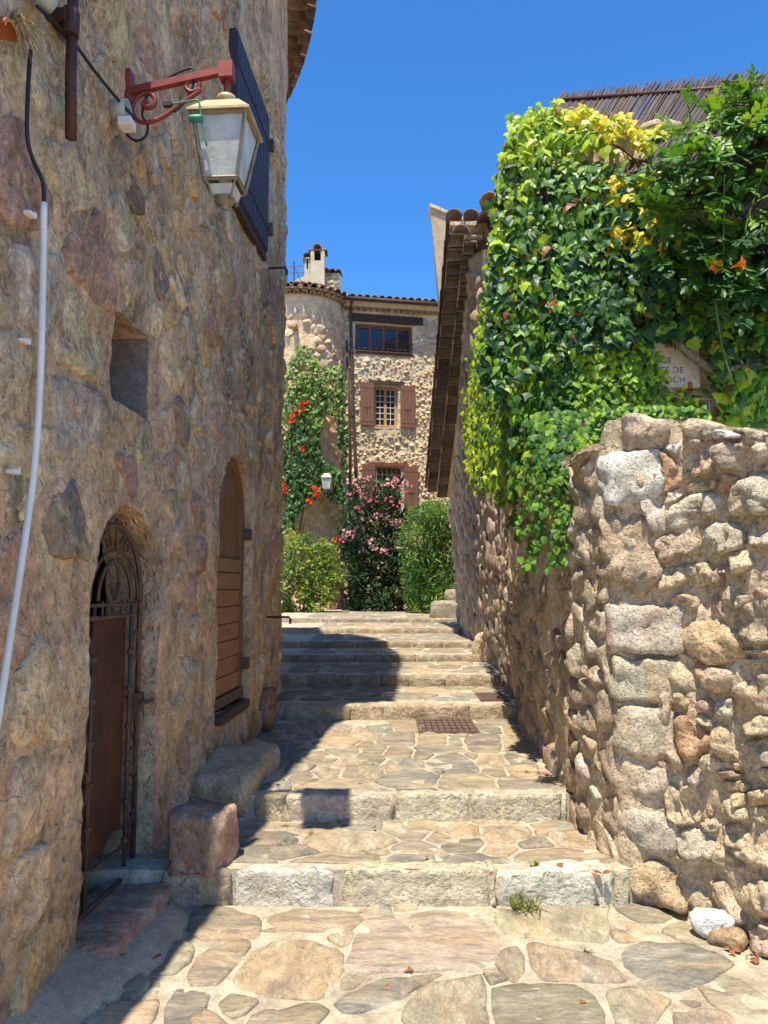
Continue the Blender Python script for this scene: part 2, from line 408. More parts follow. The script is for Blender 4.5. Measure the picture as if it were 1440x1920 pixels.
M['rust'] = plain_mat('rusty_sheet', lin((74,46,32)), .8, .2, .3, 6, .2, lin((104,62,38)), .6)
M['iron'] = plain_mat('wrought_iron', lin((92,74,60)), .65, .3, .3, 20, .2, lin((112,78,56)), .5)
M['rustpipe'] = plain_mat('rusty_pipe', lin((82,54,44)), .6, .4, .25, 12, .2, lin((58,40,36)), .6)
M['wood'] = plain_mat('door_wood', lin((128,90,60)), .6, 0, .3, 5, .3, lin((100,68,44)), .6, (6,6,.8))
M['woodh'] = plain_mat('plank_wood', lin((144,102,68)), .55, 0, .28, 5, .3, lin((122,78,46)), .6, (1,1,9))
M['darkwood'] = plain_mat('dark_wood', lin((74,52,38)), .7, 0, .3, 6, .4, lin((52,38,30)), .6, (4,4,1))
M['shutter'] = plain_mat('brown_shutter_paint', lin((128,90,70)), .6, 0, .15, 8, .25, lin((112,78,60)), .5, (14,14,1))
M['slate'] = plain_mat('slate_blue_paint', lin((58,54,66)), .7, 0, .18, 8, .2, lin((46,43,52)), .5, (10,10,1))
M['frame'] = plain_mat('pale_frame_wood', lin((186,150,104)), .55, 0, .15, 10, .15)
M['frame_d'] = plain_mat('brown_frame_wood', lin((126,76,48)), .5, 0, .2, 8, .2)
M['white'] = plain_mat('white_paint', lin((226,222,212)), .5, 0, .08, 20, .1)
n = NT('window_glass'); n.out((.018,.024,.034), .04, None, .6); M['glass'] = n.m
n = NT('dark_interior'); n.out((.012,.009,.007), .9); M['dark'] = n.m
n = NT('frosted_lamp_glass'); p = n.pos(False); n.out(n.mix(n.rng(n.noise(p, 9, 5, .6), .35, .7), lin((206,206,196)), lin((160,162,152))), .28, n.bump(n.noise(p, 70, 3, .6), .5, .004), .5)
n.b.inputs['Transmission Weight'].default_value = .12; M['lampglass'] = n.m
M['redpaint'] = plain_mat('red_iron_paint', lin((138,56,48)), .5, .1, .2, 18, .15, lin((104,44,40)), .5)
M['lampmetal'] = plain_mat('lamp_metal', lin((142,132,112)), .5, .5, .2, 18, .15, lin((110,98,80)), .4)
M['lamproof'] = plain_mat('lamp_roof', lin((184,162,124)), .55, .25, .2, 12, .2, lin((156,124,84)), .5)
M['pvc'] = plain_mat('white_pvc', lin((222,220,214)), .4, 0, .1, 6, .1, lin((196,190,178)), .4)
M['rubber'] = plain_mat('black_cable', (.012,.012,.014), .5, 0, .1, 20, .05)
M['grey'] = plain_mat('grey_plastic', lin((158,166,158)), .5, 0, .1, 20, .1)
M['green'] = plain_mat('green_wire', lin((48,120,92)), .45, 0, .1, 20, .05)
M['grate'] = plain_mat('cast_iron_grate', lin((112,90,78)), .7, .2, .25, 18, .2, lin((90,70,60)), .5)
M['plaque'] = stone_mat('marble_plaque', lin((206,198,182)), lin((190,178,154)), lin((176,168,154)), .3, .3, .06, 8, 60, .15, .003, rnd=False, fk=.05)
M['letter'] = plain_mat('engraved_letter', lin((104,96,86)), .8, 0, .1, 30, .05)
M['litter'] = plain_mat('dead_leaf', lin((140,84,50)), .7, 0, .3, 20, .1, lin((104,72,44)), .6)
M['leaf'] = leaf_mat('leaf_single'); M['leafs'] = leaf_mat('leaf_mass', True)
M['leafgl'] = leaf_mat('leaf_glossy_single', False, .32, .44, .25, 25, .4); M['leafgls'] = leaf_mat('leaf_glossy_mass', True, .32, .44, .25, 25, .4)
M['petal'] = leaf_mat('petal', False, .35, .5, .12, 40, .3, (1.1,.9,.8)); M['petals'] = leaf_mat('petal_mass', True, .35, .5, .12, 40, .3, (1.1,.9,.8))
M['twig'] = plain_mat('twig_bark', lin((104,84,62)), .85, 0, .3, 20, .4, lin((76,62,48)), .5)
M['bark'] = plain_mat('vine_bark', lin((132,118,102)), .9, 0, .4, 12, 1.0, lin((74,64,56)), .7, (5,5,5))
M['reed'] = plain_mat('dry_reed', lin((92,76,70)), .6, 0, .45, 10, .2, lin((58,46,44)), .7)
M['drygrass'] = plain_mat('dry_grass', lin((190,168,120)), .7, 0, .2, 20, .1)
M['grass'] = leaf_mat('grass_blade', False, .3)
M['terra'] = plain_mat('terracotta', lin((176,104,62)), .75, 0, .2, 8, .2)
M['gravel'] = stone_mat('grey_gravel', lin((130,126,120)), lin((160,150,136)), lin((60,58,56)), .5, .8, .4, 40, 160, 1.0, .02, rnd=False)
# ------------------------------------------------------------------ surfaces of the place
S0, R0 = 6.8, 7.0
LD = V(.0656, .99785, 0); LN = V(.99785, -.0656, 0); LP = V(-1.5028+.0657*S0, S0, 0); LC = LP - LN*R0
def LW(s, z, off=0.0):                       # alley face of the house on the left; it bends away past s = S0
    if s <= S0: p = V(-1.5028+.0657*s, s, 0); n = LN
    else:
        t = (s-S0)/R0; n = LN*math.cos(t)+LD*math.sin(t); p = LC+n*R0
    return V(p.x+n.x*off, p.y+n.y*off, z)
_fw = smoothpath([(2.6,1.7,0),(2.28,2.3,0),(1.95,2.85,0),(1.76,3.3,0),(1.62,3.68,0),(1.46,3.9,0),(1.225,4.05,0)], 8)
_ra = [V(.85+.06*y+.13*math.exp(-(y-4.05)/.4), y, 0) for y in np.arange(4.1, 17, .1)]
_pl = np.array([(p.x, p.y) for p in _fw+_ra]); _t = np.r_[0, np.cumsum(np.hypot(*np.diff(_pl, axis=0).T))]; _t -= _t[len(_fw)-1]
_tan = np.gradient(_pl, _t, axis=0); _tan /= np.linalg.norm(_tan, axis=1)[:,None]
_k = np.exp(-np.arange(-2,3)**2/2.0); _k /= _k.sum()
_tan = np.stack([np.convolve(np.pad(_tan[:,i], 2, 'edge'), _k, 'valid') for i in (0,1)], 1)
def RW(t, z, off=0.0):                       # the right hand wall: round the corner (t = 0) and up the alley
    x = float(np.interp(t, _t, _pl[:,0])); y = float(np.interp(t, _t, _pl[:,1]))
    tx = float(np.interp(t, _t, _tan[:,0])); ty = float(np.interp(t, _t, _tan[:,1]))
    lean = -.02*max(0, z-.5) - (min(1, (t-4.9)/.3)*(.045*max(0, z-.5)+.055*(t-4.9)) if t > 4.9 else 0)
    return V(x+lean-ty*off, y+tx*off, z)
def UW(x, z, off=0.0): return V(x, 5.5-off, z)           # upper wall behind the creepers, faces the camera
FD = V(1, .2, 0).normalized(); FN = V(FD.y, -FD.x, 0); F0 = on_y(648, 1000, 21.0)
def FC(u, z, off=0.0): p = F0+FD*u+FN*off; return V(p.x, p.y, z)
TC = V(-2.36, 21.25, 0); TR = 1.25
def TW(a, z, off=0.0): t = a/TR; n = V(math.sin(t), -math.cos(t), 0); return V(TC.x+n.x*(TR+off), TC.y+n.y*(TR+off), z)
TREADS = [(1.0, 4.0, 0.0), (4.0, 4.8, .17), (4.8, 7.38, .325), (7.38, 8.74, .455), (8.74, 10.28, .575), (10.28, 11.5, .66), (11.5, 13.43, .745), (13.43, 15.3, .84), (15.3, 24.0, .925)]
def ground_z(y):
    for a, b, z in TREADS:
        if y < b: return z
    return .925
def darts(a0, a1, b0, b1, rf, tries, sy=1.0, ok=None, fixed=()):
    P = np.zeros((0, 2)); R = np.zeros(0); seed = list(fixed)
    for k in range(tries + len(seed)):
        if k < len(seed): a, b = seed[k]
        else:
            a, b = random.uniform(a0, a1), random.uniform(b0, b1)
            if ok and not ok(a, b): continue
        r = rf(a, b)
        if len(P):
            d = np.hypot(P[:,0]-a, (P[:,1]-b)*sy)
            if k >= len(seed) and (d < np.maximum(R, r)).any(): continue
        P = np.vstack([P, [a, b]]); R = np.r_[R, r]
    return P
def in_frame(P, m=60):
    if (P-EYE).y < .5: return False
    x, y = proj(P); return -m < x < 1440+m and -m < y < 1920+m
def pick(cols): return vary(random.choice(cols))
def vary(c, k=.12):
    m = random.uniform(1-k, 1+k); return tuple(max(0, min(1, x*m*random.uniform(.95, 1.05))) for x in c)

# ------------------------------------------------------------------ ground, paving, steps
g = obj('ground', [(-600,-600,-1.2),(600,-600,-1.2),(600,900,-1.2),(-600,900,-1.2)], [(0,1,2,3)], M['cement']); tag(g, kind='structure')
pave = empty('pavement', (0, 4, 0), kind='structure')
def gd(x, y): return .006*fbm(V(x, y, 0), 3, 3)+.0025*mnoise.noise(V(x*22, y*22, 1))
TOPZ = 0
for i, (ya, yb, z) in enumerate(TREADS):
    xa, xb = (-2.2, 3.2) if i < 8 else (-9, 9)
    st = .05 if i < 3 else .12; st = st if i < 8 else .4
    nx = int((xb-xa)/st); ny = max(2, int((yb-ya)/st)); vs = []; fs = []
    for a in range(nx+1):
        for b in range(ny+1):
            x = xa+(xb-xa)*a/nx; y = ya+(yb-ya)*b/ny; vs.append((x, y+(.012 if b == 0 and i else 0), z+gd(x, y)))
    fs = [(a*(ny+1)+b, (a+1)*(ny+1)+b, (a+1)*(ny+1)+b+1, a*(ny+1)+b+1) for a in range(nx) for b in range(ny)]
    n0 = len(vs)
    vs += [(xa, ya+.012, z-.3), (xb, ya+.012, z-.3), (xa, ya+.012, z), (xb, ya+.012, z)]; fs.append((n0, n0+1, n0+3, n0+2))
    obj('mortar_bed', vs, fs, M['mortar'], pave, (0, (ya+yb)/2, z), True)
FLC = [lin(c) for c in ((156,126,94),(146,118,90),(138,118,96),(130,118,102),(122,112,98),(150,126,96),(142,122,96),(164,124,86),(136,118,96),(138,126,108))]
NFLAG = [0]
def flag(poly, z, col=None, n=20, proud=.006, rough=.006, w=.2):
    ya = next(a for a, b, zz in TREADS if zz == z)
    if ya > 2: poly = clip_poly([tuple(p) for p in poly], (0, -1), -(ya+.095))
    if len(poly) < 3 or abs(parea(np.array(poly))) < .002: return
    if NFLAG[0] >= 300: return
    NFLAG[0] += 1
    s = lambda x, y, off: V(x, y, z+off+.6*gd(x, y))
    stone('flagstone', pave, poly, s, M['flag'] if random.random() < .65 else M['flagb'], vary(col, .08) if col else pick(FLC), proud*random.uniform(.7, 1.9), .02, n, rough*1.3, 7, w, 2, .10,
          ((1.0, None), (1.0, .1), (.975, .8), (.8, 1.0), (.4, 1.0)), (random.uniform(-.012, .012), random.uniform(-.012, .012)))
A_ = lambda p: [(100+x/2.057, 1620+y/2.057) for x, y in p]; B_ = lambda p: [(740+x/2.057, 1600+y/2.057) for x, y in p]
OR, GR, BR, TN, PK = [lin(c) for c in ((162,124,88),(130,120,104),(142,120,94),(156,134,102),(150,120,96))]
NEAR = [(A_([(525,190),(590,165),(660,170),(800,215),(790,285),(570,300),(525,265)]), BR), (A_([(800,265),(850,200),(930,180),(1170,182),(1195,215),(1130,262),(1040,275),(960,262)]), OR),
 ([(683,1722),(800,1712),(865,1711),(905,1730),(943,1765),(940,1790),(915,1812),(850,1818),(760,1822),(645,1825),(660,1790)], lin((162,136,108))),
 (A_([(1055,290),(1090,265),(1170,255),(1140,310),(1110,325)]), TN), (A_([(770,350),(850,305),(980,300),(1110,345),(1105,400),(1080,460),(1030,520),(960,530),(800,510),(730,490),(708,450),(730,405)]), OR),
 (A_([(525,430),(590,340),(660,315),(755,303),(760,320),(680,420),(640,465),(540,468)]), PK), (A_([(345,390),(400,330),(490,300),(545,330),(530,380),(470,425),(390,430)]), TN),
 (A_([(290,495),(350,440),(420,450),(400,520),(330,520)]), TN), (A_([(130,617),(180,560),(280,530),(400,530),(380,617),(300,680),(130,680)]), OR),
 (A_([(430,570),(470,490),(520,470),(605,510),(590,550),(560,600),(500,660),(420,660)]), GR), (A_([(635,540),(690,512),(760,518),(795,535),(740,580),(690,598),(650,570)]), BR),
 (A_([(530,600),(580,570),(640,600),(700,640),(640,690),(540,690)]), OR), (A_([(760,600),(830,560),(1000,540),(1075,565),(1020,617),(980,690),(760,690)]), BR),
 (A_([(1100,460),(1130,430),(1210,435),(1160,480),(1110,485)]), BR), (A_([(1085,540),(1150,500),(1260,450),(1440,430),(1440,470),(1350,520),(1180,580),(1120,575)]), GR),
 (A_([(1180,185),(1230,165),(1300,168),(1305,195),(1220,192)]), GR), (A_([(1310,170),(1400,158),(1405,180),(1330,188)]), OR),
 (B_([(360,240),(400,205),(560,200),(815,195),(818,260),(810,340),(720,342),(540,330),(440,325),(410,290)]), TN), (B_([(840,185),(950,180),(1060,215),(1070,245),(1030,268),(930,262),(860,225)]), BR),
 (B_([(828,270),(870,262),(960,275),(995,305),(970,335),(870,348),(840,330)]), OR), (B_([(1030,310),(1060,280),(1110,265),(1190,310),(1210,355),(1120,345)]), TN),
 (B_([(870,390),(900,360),(990,348),(1150,365),(1260,400),(1305,435),(1230,490),(1100,530),(1000,525),(930,500)]), GR), (B_([(520,360),(545,352),(660,370),(760,400),(830,420),(880,490),(850,500),(700,495),(570,495),(535,440)]), PK),
 (B_([(385,430),(430,370),(470,365),(500,410),(500,460),(460,500),(420,470)]), BR), (B_([(340,465),(390,462),(435,490),(370,515)]), BR),
 (B_([(380,530),(440,512),(560,508),(690,525),(760,560),(800,610),(790,690),(400,690),(375,600)]), BR), (B_([(50,580),(130,520),(250,490),(330,470),(350,520),(355,620),(350,690),(60,690),(20,640)]), TN),
 (B_([(820,545),(910,530),(1010,540),(1070,570),(1020,640),(960,690),(860,680),(830,600)]), TN), (B_([(1095,565),(1150,550),(1185,585),(1150,597)]), GR),
 (B_([(1170,510),(1260,470),(1330,490),(1440,560),(1480,620),(1300,620),(1220,580)]), TN), (B_([(1080,625),(1180,605),(1290,625),(1330,690),(1080,700)]), PK),
 (B_([(0,500),(80,475),(180,472),(120,505),(60,540),(0,560)]), BR), (B_([(0,205),(80,198),(90,215),(40,228),(0,225)]), PK)]
for p, c in NEAR:
    q = [on_z(x, y, 0) for x, y in p]; m_ = sum(q, V(0,0,0))/len(q); q = [m_+(v-m_)*1.05 for v in q]; flag([(v.x, v.y) for v in q], 0.0, c, 40, .007, .012, .07)
for p in ([(112,1900),(160,1868),(205,1878),(190,1925),(130,1940)],[(40,1935),(100,1908),(125,1945),(60,1975)],[(218,1850),(262,1826),(285,1845),(262,1872),(225,1872)]):
    flag([(v.x, v.y) for v in (on_z(x, y, 0) for x, y in p)], 0.0, TN, 24, .012, .01, .1)
# the second and third treads, stone by stone
T1 = [(310,432,65,10),(240,475,115,26),(285,525,120,27),(185,572,85,28),(480,560,170,32),(550,480,180,38),(430,440,80,12),(610,425,80,22),(650,525,40,10),(760,558,95,28),(770,510,80,25),(760,455,80,28),(860,425,100,24),(950,450,60,22),(940,495,70,25),(985,555,115,28),(1065,405,80,16),(1115,455,85,36),(1080,515,58,18),(1220,490,58,20),(1290,430,70,16),(1335,475,65,35),(1300,540,150,32),(860,470,50,18),(880,535,18,9),(1190,395,60,14),(1240,455,28,10),(690,425,40,12),(150,440,40,12)]
T2 = [(455,290,150,36),(285,295,55,25),(375,255,45,22),(365,205,45,24),(460,230,55,24),(580,230,85,27),(610,183,55,20),(430,180,50,20),(520,155,55,20),(510,120,70,22),(715,160,48,24),(730,200,68,20),(725,112,65,24),(830,115,60,20),(760,255,110,32),(655,303,38,14),(780,300,70,14),(905,200,72,40),(960,270,110,30),(1020,120,65,36),(1050,187,50,23),(1070,228,42,14),(1180,230,75,20),(1180,275,100,28),(805,168,35,12),(860,147,90,12),(625,147,45,16),(655,75,40,16),(590,90,70,18),(500,85,50,16),(740,60,45,24),(1045,70,42,15),(1080,40,60,16),(1120,75,25,15),(1150,140,50,25),(1150,185,40,15),(540,195,45,13),(330,160,40,15),(300,130,50,14),(350,95,60,14),(265,100,45,12),(300,65,50,10),(390,60,45,10),(480,55,50,10),(940,98,35,9),(920,120,25,10),(985,172,22,8),(690,225,25,10),(590,130,30,10),(250,200,40,16),(1230,255,36,14)]
for lst, z in ((T1, .17), (T2, .325)):
    S = []
    for cx, cy, rx, ry in lst:
        c = on_z(380+cx/1.946, 1330+cy/1.946, z); e1 = on_z(380+(cx+rx)/1.946, 1330+cy/1.946, z); e2 = on_z(380+cx/1.946, 1330+(cy+ry)/1.946, z)
        S.append((c.x, c.y, (e1-c).length*1.45, (e2-c).length*1.45))
    for i, (x, y, rx, ry) in enumerate(S):
        rot = random.uniform(0, .7); poly = []; nk = random.randint(6, 8)
        for k in range(nk):
            t = 2*math.pi*(k+random.uniform(-.22, .22))/nk+rot; q = 1/((abs(math.cos(t))**2.6+abs(math.sin(t))**2.6)**(1/2.6))*random.uniform(.98, 1.2)
            poly.append((x+rx*math.cos(t)*q, y+ry*math.sin(t)*q))
        for j, (x2, y2, r2, q2) in enumerate(S):     # keep a joint between neighbours
            if j == i: continue
            dx, dy = (x2-x), (y2-y); nx, ny = dx/(rx+r2)**2, dy/(ry+q2)**2; L = math.hypot(nx, ny)
            if L < 1e-6 or abs(dx) > 1.2*(rx+r2) or abs(dy) > 1.2*(ry+q2): continue
            nx /= L; ny /= L; k = .5
            k = (abs(nx)*rx+abs(ny)*ry)/(abs(nx)*(rx+r2)+abs(ny)*(ry+q2))
            poly = clip_poly(poly, (nx, ny), (x+dx*k)*nx+(y+dy*k)*ny-.011)
            if len(poly) < 4: break
        if len(poly) >= 4 and abs(parea(np.array(poly))) > .002: flag(poly, z, None, 28, .006, .01, .06)
for i in range(3, 8):
    ya, yb, z = TREADS[i]; xa, xb = -1.15, 1.3+.06*(ya-6)
    r = .30+.02*i
    for k, p in voronoi(darts(xa, xb, ya+.3, yb, lambda a, b: r, 900), (xa, xb, ya+.3, yb), .05, 1.15): flag(p, z, None, 11, .006, .004)
for k, p in voronoi(darts(-1.6, 1.6, 15.6, 18.5, lambda a, b: .5, 500), (-1.6, 1.6, 15.6, 18.5), .06): flag(p, .925, None, 10, .006, .004)
stairs = empty('stairs', (0, 8, .2), kind='structure')
def pxx(xs, py, z, y): return [on_y(x, py, y).x for x in xs]
SPL = {1: ([300,434,437,628,638,916,930,1152,1180], 1665), 2: ([478,480,537,739,742,880,884,1052,1062], 1515), 3: ([512,532,656,722,857,880,975,1000], 1335)}
WHT, CRM, BEI, GRY, DUN = [lin(c) for c in ((212,202,182),(196,180,148),(180,154,118),(156,142,120),(158,136,106))]
SCOL = {1: [BEI, BEI, WHT, CRM, CRM, CRM, WHT, CRM], 2: [BEI, BEI, CRM, CRM, CRM, CRM, CRM, CRM], 3: [BEI]*8}
for i in range(1, 9):
    ya, yb, z = TREADS[i]; z0 = TREADS[i-1][2]
    if i in SPL: xs = pxx(SPL[i][0], SPL[i][1], z, ya)
    else:
        xs = [-1.25]
        while xs[-1] < .9+.06*ya+.3: xs.append(xs[-1]+random.uniform(.35, .85))
    for k in range(len(xs)-1):
        w = (xs[k+1]-xs[k])/2-.003
        if w < .012: continue
        hz = (z-z0)/2+.03; d = .058+random.uniform(-.01, .02)
        c = V((xs[k]+xs[k+1])/2, ya+d-.012+random.uniform(-.008, .008), z+.006-hz)
        col = SCOL[i][k % 8] if i in SCOL else random.choice([BEI, DUN, DUN, GRY])
        rock('step_block', stairs, c, (w, d, hz), (V(1,0,0), V(0,1,0), V(0,0,1)), M['step'], vary(col, .06), (max(4, int(w*44)), 8, 8) if i < 4 else (5, 3, 3), 14, .022 if i < 4 else .014, 8, None, .010 if i < 4 else 0)
kerb_pts = [(2.2, .03), (2.7, .12), (2.9, .19), (3.25, .30), (3.55, .36), (3.9, .3), (4.02, .2)]
mb = MB(); N_ = 24; vs = []
for i in range(N_+1):
    s = 2.2+(4.02-2.2)*i/N_; w = float(np.interp(s, *zip(*kerb_pts)))
    for k, (f, hz) in enumerate(((-.1, .1), (.25, .085), (.6, .055), (1.0, .012), (1.03, -.05))):
        P = LW(s, 0, w*f); vs.append((P.x, P.y, hz*(1-.1*(s-2.2))+.008*fbm(P, 8, 2)))
tag(obj('cement_kerb', vs, [(i*5+k, (i+1)*5+k, (i+1)*5+k+1, i*5+k+1) for i in range(N_) for k in range(4)], M['cement'], None, LW(3.1, .0, .15), True), kind='structure')
# ------------------------------------------------------------------ house on the left
hl = empty('stone_house', LW(5, 0), 'shaded stone house with arched doors and lantern along the left of the alley', 'house')
def LWd(s, z): P = LW(s, z); return .026*fbm(P, 1.7, 2)+.009*fbm(P+V(9,9,9), 6, 3)+.006*fbm(P, 24, 2)
def LS(s, z, off=0.0): return LW(s, z, off+LWd(s, z))
def ltop(s): return float(np.interp(s, [1.0, 2.0, 3.0, 3.6, 4.75, 5.0, 12], [3.4, 4.1, 5.5, 6.2, 6.25, 8.35, 8.35]))
def arch(s0, w, spring, bot):
    def f(s, z):
        ds = s-s0; r = .014*mnoise.noise(V(s*9, z*9, s0))+.01*mnoise.noise(V(s*25, z*25, s0))
        d = (abs(ds)-w) if z <= spring else math.hypot(ds, z-spring)-w
        return max(d, bot-z)+r
    return f
def rect(s0, w, z0, h, r=.05, rag=.012):
    def f(s, z):
        dx = abs(s-s0)-w+r; dz = abs(z-z0)-h+r
        return math.hypot(max(dx, 0), max(dz, 0))+min(max(dx, dz), 0)-r + rag*mnoise.noise(V(s*11, z*11, s0))
    return f
D1 = arch(3.80, .42, 1.56, -9); D2 = arch(5.80, .45, 2.13, .69); NI = rect(3.76, .235, 2.68, .22, .02, .008); SLT = rect(6.84, .075, 1.94, .41, .02, .02)
LH = [(D1, .30), (D2, .20), (NI, .34), (SLT, .06), (lambda s, z: ltop(s)-z, 0)]
wall_grid('wall', LW, 1.0, 11.2, -.15, 8.5, .034, LWd, LH, M['lime'], hl, LW(5, 2))
def lclear(s, z, m=.03): return min(D1(s, z), D2(s, z), NI(s, z), SLT(s, z)) > m
LCOL = [lin(c) for c in ((212,182,146),(204,172,136),(198,166,130),(190,158,132),(200,176,146),(194,174,148),(216,190,154),(208,182,150),(200,170,136),(182,150,128),(208,176,134),(196,174,148))]
MAUVE, OCH, TAN, DK, GRB = [lin(c) for c in ((176,138,120),(206,172,126),(210,184,148),(146,130,116),(188,170,148))]
FIX = [((235,885),MAUVE),((318,880),MAUVE),((178,478),MAUVE),((293,720),MAUVE),((372,955),MAUVE),((372,1040),MAUVE),((375,1245),MAUVE),((330,425),OCH),((120,1130),OCH),((85,1290),TAN),((130,330),TAN),((150,650),TAN),((345,1400),MAUVE),((130,1560),MAUVE),
       ((60,1520),TAN),((40,340),MAUVE),((30,840),TAN),((150,770),GRB),((20,740),TAN),((60,1640),TAN),((95,1780),OCH),((250,370),DK),((430,1150),TAN),((470,590),MAUVE),((440,640),DK),((130,1000),DK),((500,1350),MAUVE),((230,300),DK),((340,790),DK),((300,520),DK)]
fixed = [hit(x, y, LW, 4.0, 2.0) for x, y in [f[0] for f in FIX]]
rr = lambda s, z: (.40 if s < 3.2 else .33 if s < 3.5 else .215 if s < 5.2 else .185)*(1.0 if z < 3 else .9)
sd = darts(1.9, 8.3, .05, 6.0, rr, 9000, 1.15, lambda s, z: in_frame(LW(s, z), 90) and lclear(s, z, .06), fixed)
cells = []
for i, p in voronoi(sd, (1.8, 8.4, -.1, 6.2), .03):
    if not all(lclear(a, b, .0) for a, b in p):
        c = p.mean(0); q = [c+(v-c)*k for v in p for k in [next((k for k in (1, .85, .7, .55, .4) if lclear(*(c+(v-c)*k), .012)), .3)]]
        p = np.array(q)
    pe = [p[k]*(1-t)+p[(k+1) % len(p)]*t for k in range(len(p)) for t in (.25, .5, .75)]
    if all(b < ltop(a) for a, b in p) and all(lclear(a, b, -.015) for a, b in pe): cells.append((i, p))
NL = 0
cells.sort(key=lambda c: -abs(parea(c[1])))
for i, p in cells[:420]:
    col = vary(FIX[i][1], .06) if i < len(FIX) else (vary(random.choice([MAUVE, DK, OCH, GRB, MAUVE])) if random.random() < .15 else pick(LCOL))
    c = p.mean(0); k = random.uniform(.90, 1.0); p = c+(p-c)*k
    if i >= len(FIX) and random.random() < .12: continue
    NL += 1
    if NL > 299: break
    stone('stone', hl, p, LS, M['wallstone'], col, random.uniform(.008, .022), .03, 30, .024, 6, .10, 2, .28,
          ((1.0, None), (1.0, -.5), (.97, .35), (.92, .8), (.78, 1.0), (.5, 1.0), (.22, 1.0)), (random.uniform(-.05, .05), random.uniform(-.05, .05)), .012)
# the rest of the shell, so that the house is closed behind its face
pts = [LW(s, 0, -.02) for s in np.linspace(1.0, 11.2, 40)]
vs = []; fs = []
for i, p in enumerate(pts):
    s = 1.0+10.2*i/39; zt = ltop(s)-.02; vs += [(p.x-.35, p.y, -.2), (p.x-.35, p.y, zt), (-6.5, p.y, zt), (-6.5, p.y, -.2), (p.x, p.y, zt)]
for i in range(39):
    a, b = i*5, i*5+5; fs += [(a+4, b+4, b+2, a+2), (a+2, b+2, b+3, a+3)]
fs += [(4, 2, 3, 0), (195+4, 195, 195+3, 195+2)]
obj('house_shell', vs, fs, M['stucco'], hl)
# dark rooms behind the openings
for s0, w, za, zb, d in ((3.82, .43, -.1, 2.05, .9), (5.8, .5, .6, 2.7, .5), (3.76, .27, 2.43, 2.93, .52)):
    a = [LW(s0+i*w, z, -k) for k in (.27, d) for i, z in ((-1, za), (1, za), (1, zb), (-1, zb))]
    obj('niche_shade_back' if d == .52 else 'room_interior', a, [(4,5,6,7),(0,4,7,3),(1,2,6,5),(3,7,6,2),(0,1,5,4)], M['nicheshade'] if d == .52 else M['dark'], hl, color=lin((84,78,76)))  # back of the small recess coloured dark for the shade inside
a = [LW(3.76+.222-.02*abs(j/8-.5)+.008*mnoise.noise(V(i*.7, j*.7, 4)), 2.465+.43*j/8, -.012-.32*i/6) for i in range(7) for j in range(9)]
obj('niche_shade_sheet', a, [(i*9+j, (i+1)*9+j, (i+1)*9+j+1, i*9+j+1) for i in range(6) for j in range(8)], M['nicheshade'], hl, None, True)  # dark sheet over the far jamb, standing for the shade there
# slit filled with grey gravel mortar
a = [LW(s, z, -.045+.012*mnoise.noise(V(s*40, z*40, 2))) for s in np.linspace(6.74, 6.94, 9) for z in np.linspace(1.5, 2.38, 30)]
obj('slit_filling', a, [(i*30+j, (i+1)*30+j, (i+1)*30+j+1, i*30+j+1) for i in range(8) for j in range(29)], M['gravel'], hl, None, True)
# eave of clay tiles, following the bend
def halfpipe(L=.3, r0=.085, r1=.1, th=.014, n=7, up=1, m=2):
    """one barrel tile along +x, open side down (up = 1) or up (-1)"""
    vs = []
    for i in range(m+1):
        x = L*i/m; r = r0+(r1-r0)*i/m
        for rad in (r, r-th):
            for k in range(n):
                t = math.pi*k/(n-1); vs.append(V(x, rad*math.cos(t), up*rad*math.sin(t)))
    q = 2*n; fs = []
    for i in range(m):
        for k in range(n-1):
            fs += [(i*q+k, (i+1)*q+k, (i+1)*q+k+1, i*q+k+1), (i*q+n+k, i*q+n+k+1, (i+1)*q+n+k+1, (i+1)*q+n+k)]
        fs += [(i*q, i*q+n, (i+1)*q+n, (i+1)*q), (i*q+n-1, (i+1)*q+n-1, (i+1)*q+2*n-1, i*q+2*n-1)]
    for e in (0, m): fs += [(e*q+k, e*q+k+1, e*q+n+k+1, e*q+n+k) for k in range(n-1)]
    return vs, fs
TCOL = [lin(c) for c in ((166,112,80),(142,104,80),(124,98,80),(178,128,92),(110,90,76),(150,116,92))]
def tiles(name, parent, mat, spots, geo, k=TCOL):
    me = mesh(name, *geo, mat, True)
    for P, d, upv, roll in spots:
        x = Vector(d).normalized(); y = Vector(upv).cross(x).normalized(); z = x.cross(y)
        o = bpy.data.objects.new(name, me); o.color = (*pick(k), 1); link(o, parent, P)
        from mathutils import Matrix
        o.rotation_euler = Matrix((x, y, z)).transposed().to_euler()
sp = [[], [], []]
for c, (o0, z, st) in enumerate(((-.16, 8.05, .19), (-.08, 8.22, .19), (-.02, 8.46, .21))):
    s = 4.95
    while s < 10.6:
        P = LW(s, z, o0); n = (LW(s, z, 1)-LW(s, z, 0)); n.z = -.06 if c < 2 else -.22
        sp[c].append((P + V(0, 0, random.uniform(-.008, .008)), n, V(0,0,1), 0)); s += st
E2 = halfpipe(.3, .088, .094); tiles('eave_tile', hl, M['tile'], sp[0]+sp[1], E2); tiles('roof_tile', hl, M['tile'], sp[2], halfpipe(.36, .085, .1))
mb = MB(); ss = np.linspace(4.95, 10.6, 40)
for zb, o1, th in ((8.14, .04, .05), (8.31, .12, .05), (8.42, .24, .03)):
    v = []
    for s in ss:
        for off, z in ((-.3, zb), (o1, zb), (o1, zb+th), (-.3, zb+th)): v.append(LW(s, z, off))
    mb.add(v, [(i*4+k, (i+1)*4+k, (i+1)*4+(k+1)%4, i*4+(k+1)%4) for i in range(39) for k in range(4)] + [(0,1,2,3), (156,159,158,157)])
mb.obj('eave_bed', M['greystucco'], hl)
